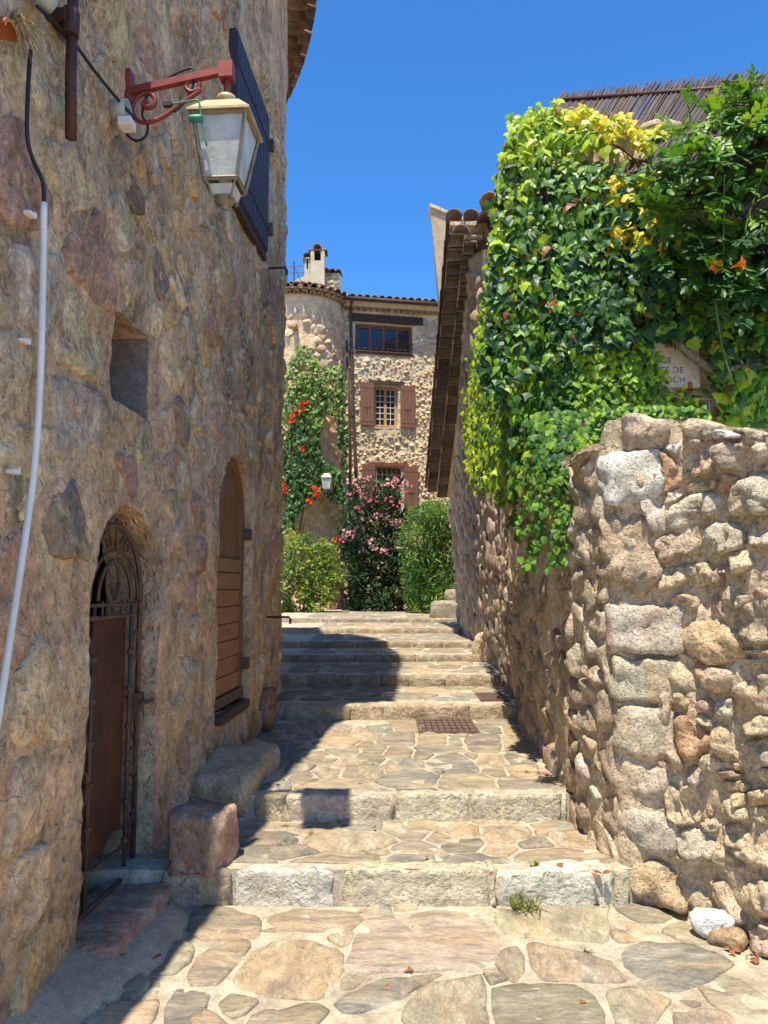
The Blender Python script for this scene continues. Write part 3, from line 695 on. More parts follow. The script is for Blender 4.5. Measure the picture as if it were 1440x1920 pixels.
# sill under the wooden door, threshold under the gate
rock('door_sill', hl, LW(5.82, .66, -.03), (.46, .06, .035), (LD, LN, V(0,0,1)), M['darkwood'], lin((90,64,48)), (12, 4, 4), 10, .012, 8)
rock('threshold', hl, LW(3.80, .035, -.02), (.47, .2, .075), (LD, LN, V(0,0,1)), M['step'], lin((184,122,88)), (14, 6, 4), 10, .02, 7)
# ---- wooden door with arched top
wd = empty('wooden_door', LW(5.8, .7, -.12), 'narrow brown wooden door with round arched top and plank lower half', 'door')
def arched(s0, w, zb, spring, off, th, n=14):
    out = [(s0-w, zb), (s0+w, zb), (s0+w, spring)] + [(s0+w*math.cos(math.pi*k/n), spring+w*math.sin(math.pi*k/n)) for k in range(1, n)] + [(s0-w, spring)]
    m = len(out); vs = [LW(a, b, off) for a, b in out]+[LW(a, b, off-th) for a, b in out]
    return vs, [tuple(range(m)), tuple(range(m, 2*m))[::-1]] + [(i, (i+1) % m, m+(i+1) % m, m+i) for i in range(m)]
obj('door_panel', *arched(5.8, .46, .68, 2.13, -.075, .03), M['wood'], wd)
fr = MB()
def sbar(mb, s0, s1, z0, z1, o, th): mb.hexa([LW(s0, z0, o-th), LW(s1, z0, o-th), LW(s1, z0, o), LW(s0, z0, o), LW(s0, z1, o-th), LW(s1, z1, o-th), LW(s1, z1, o), LW(s0, z1, o)]); return mb
sbar(fr, 5.36, 5.44, .70, 2.13, -.045, .035); sbar(fr, 6.16, 6.24, .70, 2.13, -.045, .035)
v = [];
for k in range(17):
    t = math.pi*k/16
    for r, o in ((.44, -.045), (.36, -.045), (.36, -.08), (.44, -.08)): v.append(LW(5.8+r*math.cos(t), 2.13+r*math.sin(t), o))
fr.add(v, [(i*4+k, i*4+(k+1)%4, (i+1)*4+(k+1)%4, (i+1)*4+k) for i in range(16) for k in range(4)])
fr.obj('door_frame', M['wood'], wd)
for k in range(7):
    z0 = .80+k*.127; sbar(MB(), 5.445, 6.155, z0, z0+.119, -.052-.003*(k % 2), .028).obj('plank', M['woodh'], wd)
sbar(MB(), 5.445, 6.155, 1.69, 1.79, -.048, .032).obj('middle_rail', M['woodh'], wd)
sbar(MB(), 5.37, 6.23, .715, .79, -.03, .03).obj('kick_strip', M['iron'], wd)
for k in range(5): s = 5.45+k*.17; MB().lathe(LW(s, .755, -.03), [(.012, 0), (.01, .006), (.002, .009)], 8, (LD, V(0,0,1), LN)).obj('rivet', M['iron'], wd)
for z in (2.0, .97): sbar(MB(), 6.19, 6.27, z-.045, z+.045, .012, .09).obj('hinge', M['iron'], wd)
sbar(MB(), 5.37, 5.40, 1.14, 1.24, -.035, .02).obj('lock_plate', M['iron'], wd)
# ---- wrought iron gate
gt = empty('iron_gate', LW(3.86, .1, -.12), 'wrought iron gate with scrollwork arch and rusty sheet behind its bars', 'gate')
GO = -.085
def gp(s, z, o=GO): return LW(s, z, o)
def rod(pts, r=.011, name='gate_bar', n=6, mat='iron', parent=None):
    r *= .78; return MB().tube([gp(*p) if len(p) == 2 else gp(p[0], p[1], p[2]) for p in pts], r, n).obj(name, M[mat], parent or gt, None, True)
a0, a1, gs = 3.46, 4.16, 1.55
archp = [(a0, .1), (a0, gs)] + [((a0+a1)/2-.345*math.cos(math.pi*k/14), gs+.345*math.sin(math.pi*k/14)) for k in range(1, 14)] + [(a1, gs), (a1, .1)]
rod(archp, .017, 'gate_frame')
rod([(a0, .12), (a1, .12)], .015); rod([(a0, 1.44), (a1, 1.44)], .014); rod([(a0, 1.5), (a1, 1.5)], .012); rod([(a0+.02, .28), (a1-.02, .28)], .012)
for s in (3.60, 4.05): rod([(s, .12), (s, 1.5)], .014)
rod([(3.835-.2*math.cos(math.pi*k/12), 1.52+.2*math.sin(math.pi*k/12)) for k in range(13)], .013, 'gate_hoop')
rod([(3.835-.29*math.cos(math.pi*k/12), 1.52+.25*math.sin(math.pi*k/12)) for k in range(13)], .011, 'gate_hoop')
def oval(s, z, a, b, r=.008, o=GO): rod([(s+a*math.cos(2*math.pi*k/16), z+b*math.sin(2*math.pi*k/16), o) for k in range(17)], r, 'gate_oval')
oval(3.80, 1.61, .075, .1, .011)
def spiral(s, z, r, turns, dirn, ph=0, n=22): return [(s+dirn*r*(1-k/n*.85)*math.cos(ph+turns*2*math.pi*k/n), z+r*(1-k/n*.85)*math.sin(ph+turns*2*math.pi*k/n)) for k in range(n+1)]
for s, d in ((3.71, 1), (3.95, -1)): rod(spiral(s, 1.80, .06, 1.3, d), .009, 'gate_scroll')
rod([(3.83, 1.76), (3.83, 1.87), (3.80, 1.9), (3.76, 1.88)], .009, 'gate_scroll'); rod([(3.83, 1.76), (3.835, 1.88), (3.9, 1.86), (3.98, 1.8)], .009, 'gate_scroll')
for s in (3.69, 3.76, 3.92, 3.99): rod([(s, 1.43), (s, 1.52)], .008)
for z in np.arange(.3, 1.45, .19):
    for s in (3.60, 4.05): MB().lathe(gp(s, z), [(.02, -.012), (.022, 0), (.02, .012)], 8).obj('bar_collar', M['iron'], gt)
for s0, s1 in ((3.51, 3.59), (4.065, 4.155)):
    for k, z in enumerate(np.arange(.3, 1.35, .3)):
        if k % 2: oval((s0+s1)/2, z+.08, .036, .075)
        else: rod([(s0, z-.06), (s1, z+.14)], .007, 'gate_cross'); rod([(s1, z-.06), (s0, z+.14)], .007, 'gate_cross')
sh = [(3.61, 1.43), (3.61, .30)]
for k in range(12): sh.append((3.61+.44*(k+1)/12, .30+.06*mnoise.noise(V(k*.9, 3, 1))+(.06 if k > 6 else 0)))
sh += [(4.05, 1.43)]
m = len(sh); vs = [gp(a, b, GO-.03) for a, b in sh]+[gp(a, b, GO-.034) for a, b in sh]
obj('rusty_sheet', vs, [tuple(range(m)), tuple(range(m, 2*m))[::-1]]+[(i, (i+1) % m, m+(i+1) % m, m+i) for i in range(m)], M['rust'], gt)
MB().box(gp(4.12, .98, GO+.02), (.03, .02, .05), (LD, LN, V(0,0,1))).obj('lock_box', M['iron'], gt)
MB().tube([gp(4.09, .98, GO+.04), gp(4.15, .98, GO+.07), gp(4.2, .98, GO+.07)], .012, 8).obj('gate_handle', M['iron'], gt)
# ---- closed shutters of the upper window
shu = empty('window_shutters', LW(5.95, 4.48, .03), 'pair of closed slate blue shutters on the upper window behind the lantern', 'shutters')
for j, (s0, s1) in enumerate(((5.38, 5.94), (5.945, 6.50))):
    lf = sbar(MB(), s0, s1, 4.48, 5.74, .045, .05).obj('shutter_leaf', M['slate'], shu)
    for k in range(5): w = (s1-s0)/5; sbar(MB(), s0+k*w+.006, s0+(k+1)*w-.006, 4.5, 5.72, .058, .014).obj('board', M['slate'], lf)
    for z in (4.72, 5.5): sbar(MB(), s0+.02, s1-.02, z-.025, z+.025, .066, .008).obj('strap', M['slate'], lf)
for z in (4.72, 5.5): MB().box(LW(6.53, z, .05), (.03, .04, .05), (LD, LN, V(0,0,1))).obj('hinge', M['iron'], shu)
sbar(MB(), 5.35, 6.53, 4.43, 4.475, .04, .1).obj('window_ledge', M['darkwood'], shu)
# ------------------------------------------------------------------ rubble wall on the right, round its corner and up the alley
rw = empty('rubble_wall', RW(0, 0), 'rough rubble stone wall with pale corner blocks, creepers hanging over its top', 'wall')
_tp = [hit(x, y, RW, -.2, 2.4) for x, y in ((1172,786),(1250,786),(1330,796),(1438,806))]
_tx = [p[0] for p in _tp][::-1]; _tz = [p[1] for p in _tp][::-1]
def rtop(t):
    if t < 0: return float(np.interp(t, _tx, _tz))
    return float(np.interp(t, [0, .05, .2, 1.45, 1.55, 9], [_tz[-1], 2.36, 2.36, 2.42, 4.62, 4.62]))
def RWd(t, z):
    P = RW(t, z); k = 1.0 if t < 0 else .7 if t < .9 else .5
    return k*(.035*fbm(P, 2.3, 2)+.03*fbm(P+V(3,3,3), 8, 3)+.012*mnoise.noise(P*30)) + (.016 if t < -.3 else .004)
def RS(t, z, off=0.0): return RW(t, z, off+.6*RWd(t, z)+.012)
wall_grid('wall_core', RW, -2.3, 4.95, -.2, 4.7, .035, RWd, [(lambda t, z: rtop(t)-z, 0)], M['rubmortar'], rw, RW(0, 1.2))
for t0, t1 in ((-2.3, -.02), (.02, 1.5), (1.5, 4.95)):        # tops and backing
    n_ = max(3, int((t1-t0)/.1)); vs = []; fs = []
    for i in range(n_+1):
        t = t0+(t1-t0)*i/n_; z = rtop(min(max(t, t0+.02), t1-.02))-.015
        for j in range(7):
            P = RW(t, z, .0-.11*j); vs.append((P.x, P.y, z+.02*fbm(P, 6, 3)+(.0 if j else -.02)))
    fs = [(i*7+j, (i+1)*7+j, (i+1)*7+j+1, i*7+j+1) for i in range(n_) for j in range(6)]
    obj('wall_top', vs, fs, M['rubmortar'], rw, None, True)
C_ = lambda p: [(1040+x/3.6, 760+y/3.6) for x, y in p]; D_ = lambda p: [(1040+x/3.6, 1180+y/3.6) for x, y in p]
K = dict(w=lin((230,222,204)), g=lin((210,192,162)), b=lin((200,172,138)), p=lin((204,174,142)), t=lin((216,186,142)), o=lin((194,146,92)), y=lin((216,180,122)), r=lin((182,138,110)), d=lin((188,162,130)))
TR_ = [(C_, 'p', .07, [(460,120),(480,90),(600,82),(770,110),(790,180),(740,290),(620,320),(490,310),(455,220)]), (C_, 'b', .06, [(800,130),(860,100),(1000,100),(1130,140),(1060,235),(960,225),(880,190)]),
 (C_, 'w', .09, [(1075,200),(1130,160),(1210,175),(1295,205),(1280,225),(1180,228),(1090,235)]), (C_, 'g', .05, [(1215,155),(1330,150),(1440,180),(1520,200),(1520,290),(1330,265),(1305,205)]),
 (C_, 'w', .05, [(760,280),(850,205),(885,225),(885,290),(850,340),(800,320)]), (C_, 'o', .07, [(690,480),(700,400),(745,310),(800,350),(870,430),(875,520),(760,595),(700,585)]),
 (C_, 'p', .06, [(880,320),(940,275),(1030,275),(1085,350),(1090,450),(960,480),(885,490)]), (C_, 'p', .07, [(1130,300),(1200,260),(1330,270),(1440,320),(1540,330),(1540,430),(1440,440),(1300,440),(1180,420),(1150,360)]),
 (C_, 'o', .05, [(1140,480),(1180,470),(1245,490),(1230,545),(1160,590),(1140,540)]), (C_, 'g', .075, [(1180,650),(1230,550),(1290,510),(1440,460),(1560,470),(1560,700),(1440,735),(1230,745),(1170,700)]),
 (C_, 't', .04, [(900,560),(960,520),(1050,495),(1120,510),(1110,545),(1040,580),(930,600)]), (C_, 'g', .05, [(740,670),(780,590),(870,555),(880,600),(830,660)]),
 (C_, 'g', .08, [(780,790),(830,680),(920,620),(1050,600),(1135,620),(1100,730),(960,790),(840,840),(785,830)]), (C_, 'g', .05, [(600,610),(670,560),(695,580),(710,650),(770,760),(775,850),(700,890),(640,800),(610,720)]),
 (C_, 'p', .04, [(540,400),(600,380),(620,440),(640,540),(600,590),(555,500)]), (C_, 'g', .085, [(1000,950),(1060,840),(1100,790),(1200,785),(1310,870),(1300,960),(1150,1010),(1010,1000)]),
 (C_, 'g', .07, [(1325,880),(1360,810),(1440,780),(1540,800),(1540,950),(1440,960),(1370,945)]), (C_, 'p', .075, [(700,920),(800,870),(890,865),(990,930),(960,1010),(870,1000),(780,1070),(720,1060),(705,980)]),
 (C_, 't', .07, [(915,1080),(1040,1050),(1085,1150),(1080,1190),(950,1225)]), (C_, 't', .06, [(705,1100),(770,1070),(890,1090),(910,1170),(860,1220),(720,1260)]), (C_, 't', .05, [(1095,1090),(1150,1060),(1230,1090),(1220,1130),(1110,1140)]),
 (C_, 't', .08, [(1235,1000),(1330,960),(1390,1080),(1330,1130),(1270,1135)]), (C_, 't', .07, [(810,1300),(900,1270),(980,1310),(970,1370),(870,1385),(815,1370)]), (C_, 'b', .06, [(1060,1280),(1150,1200),(1230,1200),(1250,1300),(1300,1400),(1180,1420),(1100,1350)]),
 (C_, 'p', .05, [(1300,1290),(1360,1280),(1360,1330),(1300,1370)]), (C_, 'b', .09, [(1280,1470),(1330,1350),(1440,1290),(1550,1300),(1550,1560),(1440,1600),(1300,1580)]),
 (D_, 'y', .10, [(885,100),(900,20),(960,-40),(1060,-75),(1180,-50),(1280,20),(1290,110),(1240,200),(1110,225),(960,180)]), (D_, 't', .07, [(770,350),(800,200),(860,140),(940,200),(975,330),(970,415),(880,380)]),
 (D_, 't', .08, [(975,240),(1010,210),(1100,250),(1240,280),(1235,370),(1150,415),(1060,380),(990,300)]), (D_, 'y', .07, [(1300,135),(1440,135),(1540,140),(1540,165),(1440,165),(1310,160)]), (D_, 'g', .06, [(1310,195),(1420,200),(1540,230),(1540,240),(1440,235),(1325,225)]),
 (D_, 't', .085, [(1240,400),(1300,340),(1440,320),(1540,330),(1540,560),(1440,580),(1340,620),(1240,530)]), (D_, 't', .07, [(1340,640),(1440,580),(1530,600),(1530,700),(1440,700),(1370,690)]), (D_, 't', .06, [(700,480),(760,380),(800,420),(800,600),(760,680),(710,640)]),
 (D_, 't', .05, [(830,430),(880,430),(930,490),(910,540),(850,500)]), (D_, 'o', .10, [(810,690),(820,600),(890,580),(1000,640),(1090,720),(1080,800),(1000,870),(900,850),(830,770)]), (D_, 'g', .05, [(1100,480),(1230,470),(1230,600),(1110,590)]),
 (D_, 't', .05, [(980,530),(1090,600),(1100,660),(1020,620)]), (D_, 'p', .07, [(690,880),(760,810),(830,800),(900,900),(870,1020),(790,1000)]), (D_, 't', .06, [(1110,680),(1200,660),(1220,750),(1280,900),(1170,890),(1110,800)]),
 (D_, 'g', .07, [(1290,850),(1330,760),(1440,720),(1530,730),(1530,920),(1440,920),(1340,1000)]), (D_, 'g', .06, [(1340,940),(1440,930),(1530,940),(1530,1050),(1370,1040)]), (D_, 'y', .08, [(1160,1020),(1260,1020),(1335,1060),(1300,1090),(1190,1090)]),
 (D_, 'r', .06, [(1130,960),(1230,950),(1270,990),(1150,1005)]), (D_, 'y', .06, [(1150,890),(1270,900),(1260,950),(1170,940)]), (D_, 'y', .09, [(1330,1090),(1440,1070),(1530,1080),(1530,1180),(1440,1190),(1350,1190)]),
 (D_, 't', .07, [(870,1060),(950,1040),(1020,1200),(990,1290),(900,1240),(860,1150)]), (D_, 't', .08, [(750,1100),(800,1030),(860,1100),(900,1230),(980,1300),(860,1320),(770,1250)]), (D_, 'r', .03, [(1040,1060),(1100,1040),(1120,1150),(1080,1260),(1030,1180)]),
 (D_, 't', .08, [(1110,1200),(1200,1130),(1320,1200),(1330,1280),(1200,1260)]), (D_, 'g', .10, [(820,1380),(900,1335),(1000,1350),(1100,1430),(1120,1550),(1000,1540),(860,1480)]), (D_, 't', .08, [(1170,1320),(1260,1290),(1340,1400),(1320,1490),(1220,1440)]),
 (D_, 't', .07, [(1340,1480),(1440,1430),(1530,1440),(1530,1600),(1380,1600)]), (D_, 'p', .06, [(990,1300),(1050,1290),(1080,1360),(1020,1360)]), (D_, 'g', .06, [(940,920),(1030,930),(1040,990),(990,1060),(930,1010)]), (D_, 'g', .07, [(1030,910),(1080,830),(1090,900),(1060,980)]),
 (D_, 't', .06, [(1140,1480),(1200,1500),(1300,1600),(1180,1640),(1120,1580)]), (D_, 'y', .06, [(1250,1100),(1320,1110),(1320,1180),(1270,1200)]),
 (B_, 't', .10, [(1230,110),(1290,100),(1310,150),(1360,250),(1340,270),(1270,200)]), (B_, 'r', .12, [(1240,230),(1270,225),(1360,350),(1350,370),(1270,350)]), (B_, 't', .09, [(1360,110),(1440,100),(1500,110),(1500,230),(1440,240),(1370,190)]), (B_, 'p', .10, [(1375,300),(1440,260),(1500,280),(1500,390),(1440,390),(1390,350)]),
 (B_, 't', .07, [(1100,0),(1250,0),(1260,30),(1170,40)]), (B_, 'y', .08, [(1090,215),(1190,235),(1180,275),(1120,260)])]
traced = []; NRW = 0
for cv, k, pr, pts in TR_:
    q = np.array([hit(x, y, RW, -.35, 1.4) for x, y in cv(pts)]); q = q.mean(0)+(q-q.mean(0))*1.07; traced.append(q)
    stone('stone', rw, q, RS, M['rubble'], vary(K[k], .06), pr*.48, .06, 36, .05, 7, .08, 2, .22,
          ((.96, None), (1.0, 0.0), (1.0, .35), (.93, .8), (.78, 1.0), (.5, 1.05), (.22, 1.02)), (random.uniform(-.12, .12), random.uniform(-.18, .06)), .045); NRW += 1
FILL = [K[c] for c in 'ggbpttdtr']
def free(t, z): return 0 < z < rtop(t)-.04 and not any(inpoly(t, z, q) for q in traced)
for t, z in darts(-1.35, -.36, 0.02, 2.4, lambda a, b: .062, 2500, 1.2, free)[:60]:
    poly = [(t+.055*random.uniform(.6, 1.25)*math.cos(a), z+.042*random.uniform(.6, 1.25)*math.sin(a)) for a in np.linspace(0, 2*math.pi, 7, False)]
    stone('stone', rw, poly, RS, M['rubble'], vary(random.choice(FILL)), random.uniform(.01, .035), .04, 14, .045, 10, .12, 2, .2, chip=.02); NRW += 1
# corner blocks
ar = lambda z: RW(0, z, 0); cu = (RW(-.3, 1, 0)-RW(0, 1, 0)).normalized(); cv_ = V(-.04, 1, 0).normalized(); UZ = V(0,0,1)
def zc(py): return hit(1165, py, RW, 0, 1.0)[1]
QU = [('w', 842, 952, .16, .2, 8, .02, .07, (0.03, .05)), ('y', 958, 1122, .12, .17, 5, .05, .0, (0, 0)), ('g', 1131, 1226, .185, .26, 16, .016, .05, (0, 0)), ('g', 1229, 1314, .175, .24, 18, .014, .02, (0, 0)), ('g', 1317, 1420, .16, .22, 10, .02, .02, (0, 0)),
      ('g', 1422, 1492, .15, .22, 4, .02, .0, (0, 0)), ('g', 1495, 1592, .18, .24, 3.6, .02, .03, (0, 0)), ('t', 1602, 1686, .20, .2, 3, .04, .05, (0, 0))]
QC = [lin((228,220,202)), lin((200,172,128)), lin((206,190,162)), lin((198,182,154)), lin((202,186,156)), lin((204,184,150)), lin((212,196,166)), lin((204,172,124))]
for (k, ya, yb, hw, hd, pw, am, out, tl), col in zip(QU, QC):
    za, zb = zc(yb), zc(ya); c = ar((za+zb)/2)+cu*(hw-.03-out*.2)+cv_*(hd-.04-out*.4)
    ax = (cu, cv_, (UZ+cu*tl[0]-cv_*tl[1]).normalized())
    rock('corner_block', rw, c, (hw, hd, (zb-za)/2-.004), ax, M['rubble'], vary(col, .03), (16, 14, 12), pw, am*1.5, 8, None, .022); NRW += 1
# the alley face, stone by stone
ACOL = [lin(c) for c in ((190,152,112),(178,142,104),(170,136,102),(198,166,126),(190,164,138),(164,132,104),(182,154,124),(200,176,144))]
def aok(t, z): y = RW(t, 0).y; return z > ground_z(y)-.02 and z < rtop(t)-.06
sd = darts(.09, 4.9, .0, 3.0, lambda t, z: .17 if t < .5 else .18 if t < .9 else .215, 6000, 1.35, aok)
cl = sorted(voronoi(sd, (.05, 5.0, -.05, 3.1), .035, 1.1), key=lambda c: -abs(parea(c[1]))*(6 if c[1][:,0].mean() < .9 else 1))
for i, p in cl[:max(0, 298-NRW)]:
    p = p[:]; p[:,1] = np.minimum(p[:,1], [rtop(a)-.03 for a in p[:,0]])
    c = p.mean(0); y = RW(c[0], 0).y; col = pick(ACOL)
    if c[0] < .6: col = vary(random.choice([K['d'], K['g'], K['g'], K['t'], K['b']]), .08)
    stone('stone', rw, p, RS, M['rubble'], col, random.uniform(.010, .026), .05, 20, .03, 7, .10, 2, .22, RINGS, (random.uniform(-.14, .14), random.uniform(-.10, .10)), .022)
# ------------------------------------------------------------------ terrace wall standing behind the low wall
tw = empty('terrace_wall', (2.2, 5.6, 2.3), 'upper rubble wall under the reed awning, almost hidden behind creepers', 'wall')
def UWd(x, z): P = UW(x, z); return .03*fbm(P, 2, 2)+.012*fbm(P, 9, 3)
utop = lambda x: 5.0+.05*mnoise.noise(V(x*3, 0, 0))
wall_grid('wall_core', UW, 1.1, 4.2, 2.2, 5.1, .05, UWd, [(lambda x, z: utop(x)-z, 0)], M['rubmortar'], tw)
for i, p in voronoi(darts(1.15, 3.3, 2.45, 4.9, lambda a, b: .24, 900, 1.4), (1.12, 3.4, 2.4, 4.92), .05, 1.2):
    stone('stone', tw, p, lambda x, z, o: UW(x, z, o+UWd(x, z)), M['rubble'], pick([K[c] for c in 'gbpdt']), random.uniform(.01, .04), .03, 16, .03, 8)
for x0 in np.arange(1.2, 3.3, .36): rock('coping_stone', tw, (x0+.17, 5.62, 5.01), (.175, .2, .05), (V(1,0,0), V(0,1,0), UZ), M['rubble'], vary(random.choice([K['g'], K['w'], K['t']])), (6, 5, 3), 4, .03, 7)
obj('terrace_fill', [(1.2,4.4,2.3),(4,2.5,2.2),(4,5.5,2.3),(1.1,5.5,2.3)], [(0,1,2,3)], M['rubmortar'], tw)
obj('wall_back', [(1.2,5.55,4.95),(4.2,5.55,4.95),(4.2,6.6,4.95),(1.3,6.6,4.95)], [(0,1,2,3)], M['rubmortar'], tw)
# ------------------------------------------------------------------ house with tiled verge further up the alley
hr = empty('verge_house', RW(6.5, .5), 'stone house on the right whose clay tiled verge slopes down towards the far facade', 'house')
def vz(y): return 5.93+(3.45-5.93)*(y-9.0)/5.0
def HRd(t, z): P = RW(t, z); return .03*fbm(P, 2.3, 2)+.02*fbm(P, 8, 2)
wall_grid('wall_core', RW, 4.95, 10.3, .2, 6.1, .07, HRd, [(lambda t, z: (vz(4.05+t)-.1)-z, 0)], M['rubmortar'], hr)
sd = darts(5.0, 10.2, .5, 5.8, lambda t, z: .27, 3000, 1.4, lambda t, z: z < vz(4.05+t)-.3 and z > ground_z(4.05+t)-.05)
for i, p in voronoi(sd, (4.97, 10.3, .4, 5.9), .04, 1.1):
    if max(q[1]-vz(4.05+q[0]) for q in p) > -.1: continue
    stone('stone', hr, p, lambda t, z, o: RW(t, z, o+.6*HRd(t, z)+.01), M['rubble'], pick(ACOL), random.uniform(.012, .04), .04, 12, .03, 6, .2, 2, .15, ((1.0, None), (1.0, 0.0), (.9, .8), (.5, 1.0)))
FWX = RW(4.96, 5.5).x-.03
def HF(x, z, off=0.0): return V(x, 9.0-off, z)
fd_ = lambda x, z: .02*fbm(V(x, 9, z), 3, 3)
wall_grid('front_wall', HF, FWX-.03, FWX+3, 4.3, 5.65, .06, fd_, [], M['rubmortar'], hr)
for i, p in voronoi(rows(FWX, FWX+1.2, 4.4, 5.65, .42, .3, .2), (FWX-.02, FWX+1.3, 4.4, 5.65), .03):
    stone('stone', hr, p, lambda x, z, o: HF(x, z, o+fd_(x, z)), M['rubble'], pick([K[c] for c in 'gbtg']), .03, .03, 14, .03, 7)
XV = .80
slab = [(XV, 8.95, vz(8.95)-.02), (XV, 14.1, vz(14.1)-.02), (4.2, 14.1, vz(14.1)-.02), (4.2, 8.95, vz(8.95)-.02)]
mb = MB(); mb.hexa([V(*p) for p in slab]+[V(p[0], p[1], p[2]+.05) for p in slab]); mb.obj('roof_deck', M['rubmortar'], hr)
vlen = math.hypot(5.0, 5.93-3.45); vd = V(0, 5.0, 3.45-5.93).normalized(); vn = V(0, -vd.z, vd.y)
s1, s2, s3 = [], [], []
for k in range(26):
    y = 9.05+k*.198
    for lst, x0, dz in ((s1, XV-.03, -.115), (s2, XV+.15, -.215)):
        lst.append((V(x0+.3+random.uniform(-.012, .012), y, vz(y)+dz), V(-1, 0, -.03), vn, 0))
for r in range(8):
    for k in range(15):
        y = 8.9+k*.36; s3.append((V(XV+.05+r*.21, y, vz(y)+.05+.02), vd+vn*.04, vn, 0))
tiles('verge_tile', hr, M['tile'], s1+s2, halfpipe(.27, .092, .096, .012, 7), [lin(c) for c in ((132,112,92),(120,102,84),(142,118,96),(112,96,82),(150,128,104))])
tiles('roof_tile', hr, M['tile'], s3, halfpipe(.42, .1, .085))
mb = MB()
for dz, x0 in ((-.13, XV+.17), (-.23, XV+.36)):
    a = [V(x0, 8.98, vz(8.98)+dz), V(x0, 14.05, vz(14.05)+dz), V(FWX+.4, 14.05, vz(14.05)+dz), V(FWX+.4, 8.98, vz(8.98)+dz)]; mb.hexa(a+[p+V(0, 0, .016) for p in a])
mb.obj('verge_bed', M['rubmortar'], hr)
rt = []
for k in range(8): rt.append((V(FWX-.02+.19*k, 8.62+.01*k, 5.86), V(0, 1, .12), UZ, 0)); rt.append((V(FWX+.075+.19*k, 8.66, 5.76), V(0, 1, .12), -UZ, 0))
tiles('eave_tile', hr, M['tile'], rt, halfpipe(.6, .095, .08, .014, 9))
tiles('ridge_tile', hr, M['tile'], [(V(FWX+.0, 8.5, 6.0), V(.25, 1, .1), UZ, 0), (V(FWX-.28, 8.9, 5.82), V(-.1, 1, -.2), UZ, 0)], halfpipe(.6, .115, .1, .016, 11))
mb = MB(); mb.hexa([V(x, y, z) for z in (5.66, 5.72) for x, y in ((FWX-.1, 8.95), (FWX+3, 8.95), (FWX+3, 9.6), (FWX-.1, 9.6))]); mb.obj('wall_plate', M['darkwood'], hr)
# tall plastered gable behind it
tg = empty('tan_gable', (2.0, 15.6, .9), 'tall tan plastered gable end rising behind the tiled verge', 'building')
p0, p1, p2 = on_y(806, 389, 15.5), on_y(905, 430, 15.5), on_y(827, 720, 15.5)
bl = on_y(884, 1150, 15.5)
fr_ = [bl, V(5, 15.5, .5), V(5, 15.5, p1.z-1.6), V(p1.x, 15.5, p1.z), p0]
bk = [v+V(.5, 5, 0) for v in fr_]
obj('gable_wall', fr_+bk, [(0,1,2,3,4), (9,8,7,6,5)]+[(i, 5+i, 5+(i+1) % 5, (i+1) % 5) for i in range(5)], M['greystucco'], tg)
cp = MB()
for k in range(10):
    a = p0.lerp(p1, k/10); b = p0.lerp(p1, (k+.96)/10); w = V(0, -.06, 0); u = V(0, .5, 0); h = V(0, 0, .07)
    MB().hexa([a+w, b+w, b+u, a+u, a+w+h, b+w+h, b+u+h, a+u+h]).obj('verge_slab', M['stucco'], tg)
# ------------------------------------------------------------------ sunlit facade at the top of the alley
fc = empty('facade_house', FC(1.3, .9), 'sunlit rubble stone house with brown shutters facing down the alley', 'house')
def fh(x, y): return hit(x, y, FC, 1.2, 4.0)
def fbox(x0, y0, x1, y1):
    P = [fh(x0, y0), fh(x1, y0), fh(x1, y1), fh(x0, y1)]
    return (P[0][0]+P[3][0])/2, (P[1][0]+P[2][0])/2, (P[2][1]+P[3][1])/2, (P[0][1]+P[1][1])/2
W1 = fbox(666, 609, 774, 663); W2 = fbox(701, 724, 747, 801); W3 = fbox(706, 877, 752, 962)
ftop = lambda u: 9.55 if False else FTOP[0]+(FTOP[1]-FTOP[0])*u/3.0
FTOP = [fh(650, 578)[1], fh(818, 588)[1]]
def r4(w): return rect((w[0]+w[1])/2, (w[1]-w[0])/2, (w[2]+w[3])/2, (w[3]-w[2])/2, .01, .006)
R1, R2, R3 = r4(W1), r4(W2), r4(W3)
def FCd(u, z): P = FC(u, z); return .03*fbm(P, 1.6, 2)+.025*fbm(P, 5, 3)
wall_grid('wall_core', FC, -.6, 5.6, .6, 10.0, .075, FCd, [(R1, .22), (R2, .22), (R3, .22), (lambda u, z: ftop(u)-z, 0)], M['facmortar'], fc)
fclear = lambda u, z, m=.02: min(R1(u, z), R2(u, z), R3(u, z)) > m
FCOL = [lin(c) for c in ((220,194,154),(210,182,140),(224,202,166),(204,176,138),(214,178,134),(196,168,136),(226,210,180),(206,166,130))]
sd = darts(-.05, 2.95, 1.0, ftop(0)-.35, lambda u, z: .105, 14000, 1.25, lambda u, z: fclear(u, z, .05) and z < min(ftop(0), ftop(3))-.2)
cl = [(i, p) for i, p in voronoi(sd, (-.1, 3.0, .9, min(ftop(0), ftop(3))-.13), .02, 1.15) if all(fclear(a, b, .0) and b < ftop(a)-.05 for a, b in p) and all(fclear(*(p[k]*(1-t)+p[(k+1) % len(p)]*t), -.01) for k in range(len(p)) for t in (.25, .5, .75))]
cl.sort(key=lambda c: -abs(parea(c[1])))
FS = lambda u, z, o: FC(u, z, o+FCd(u, z)*.95)
mass = []
for n_, (i, p) in enumerate(cl):
    kw = dict(proud=random.uniform(.004, .016), depth=.03, n=11, rough=.05, freq=7, jit=.3, w=.12, rings=((1.0, None), (.99, -.4), (.86, .7), (.5, 1.0)), tilt=(random.uniform(-.3, .3), random.uniform(-.3, .3)))
    if n_ < 298: stone('stone', fc, p, FS, M['facade'], pick(FCOL), **kw)
    else: mass.append((p, FS, pick(FCOL), kw))
if mass: stone_mass('small_stones', fc, mass, M['facades'], FC(1.2, 4))
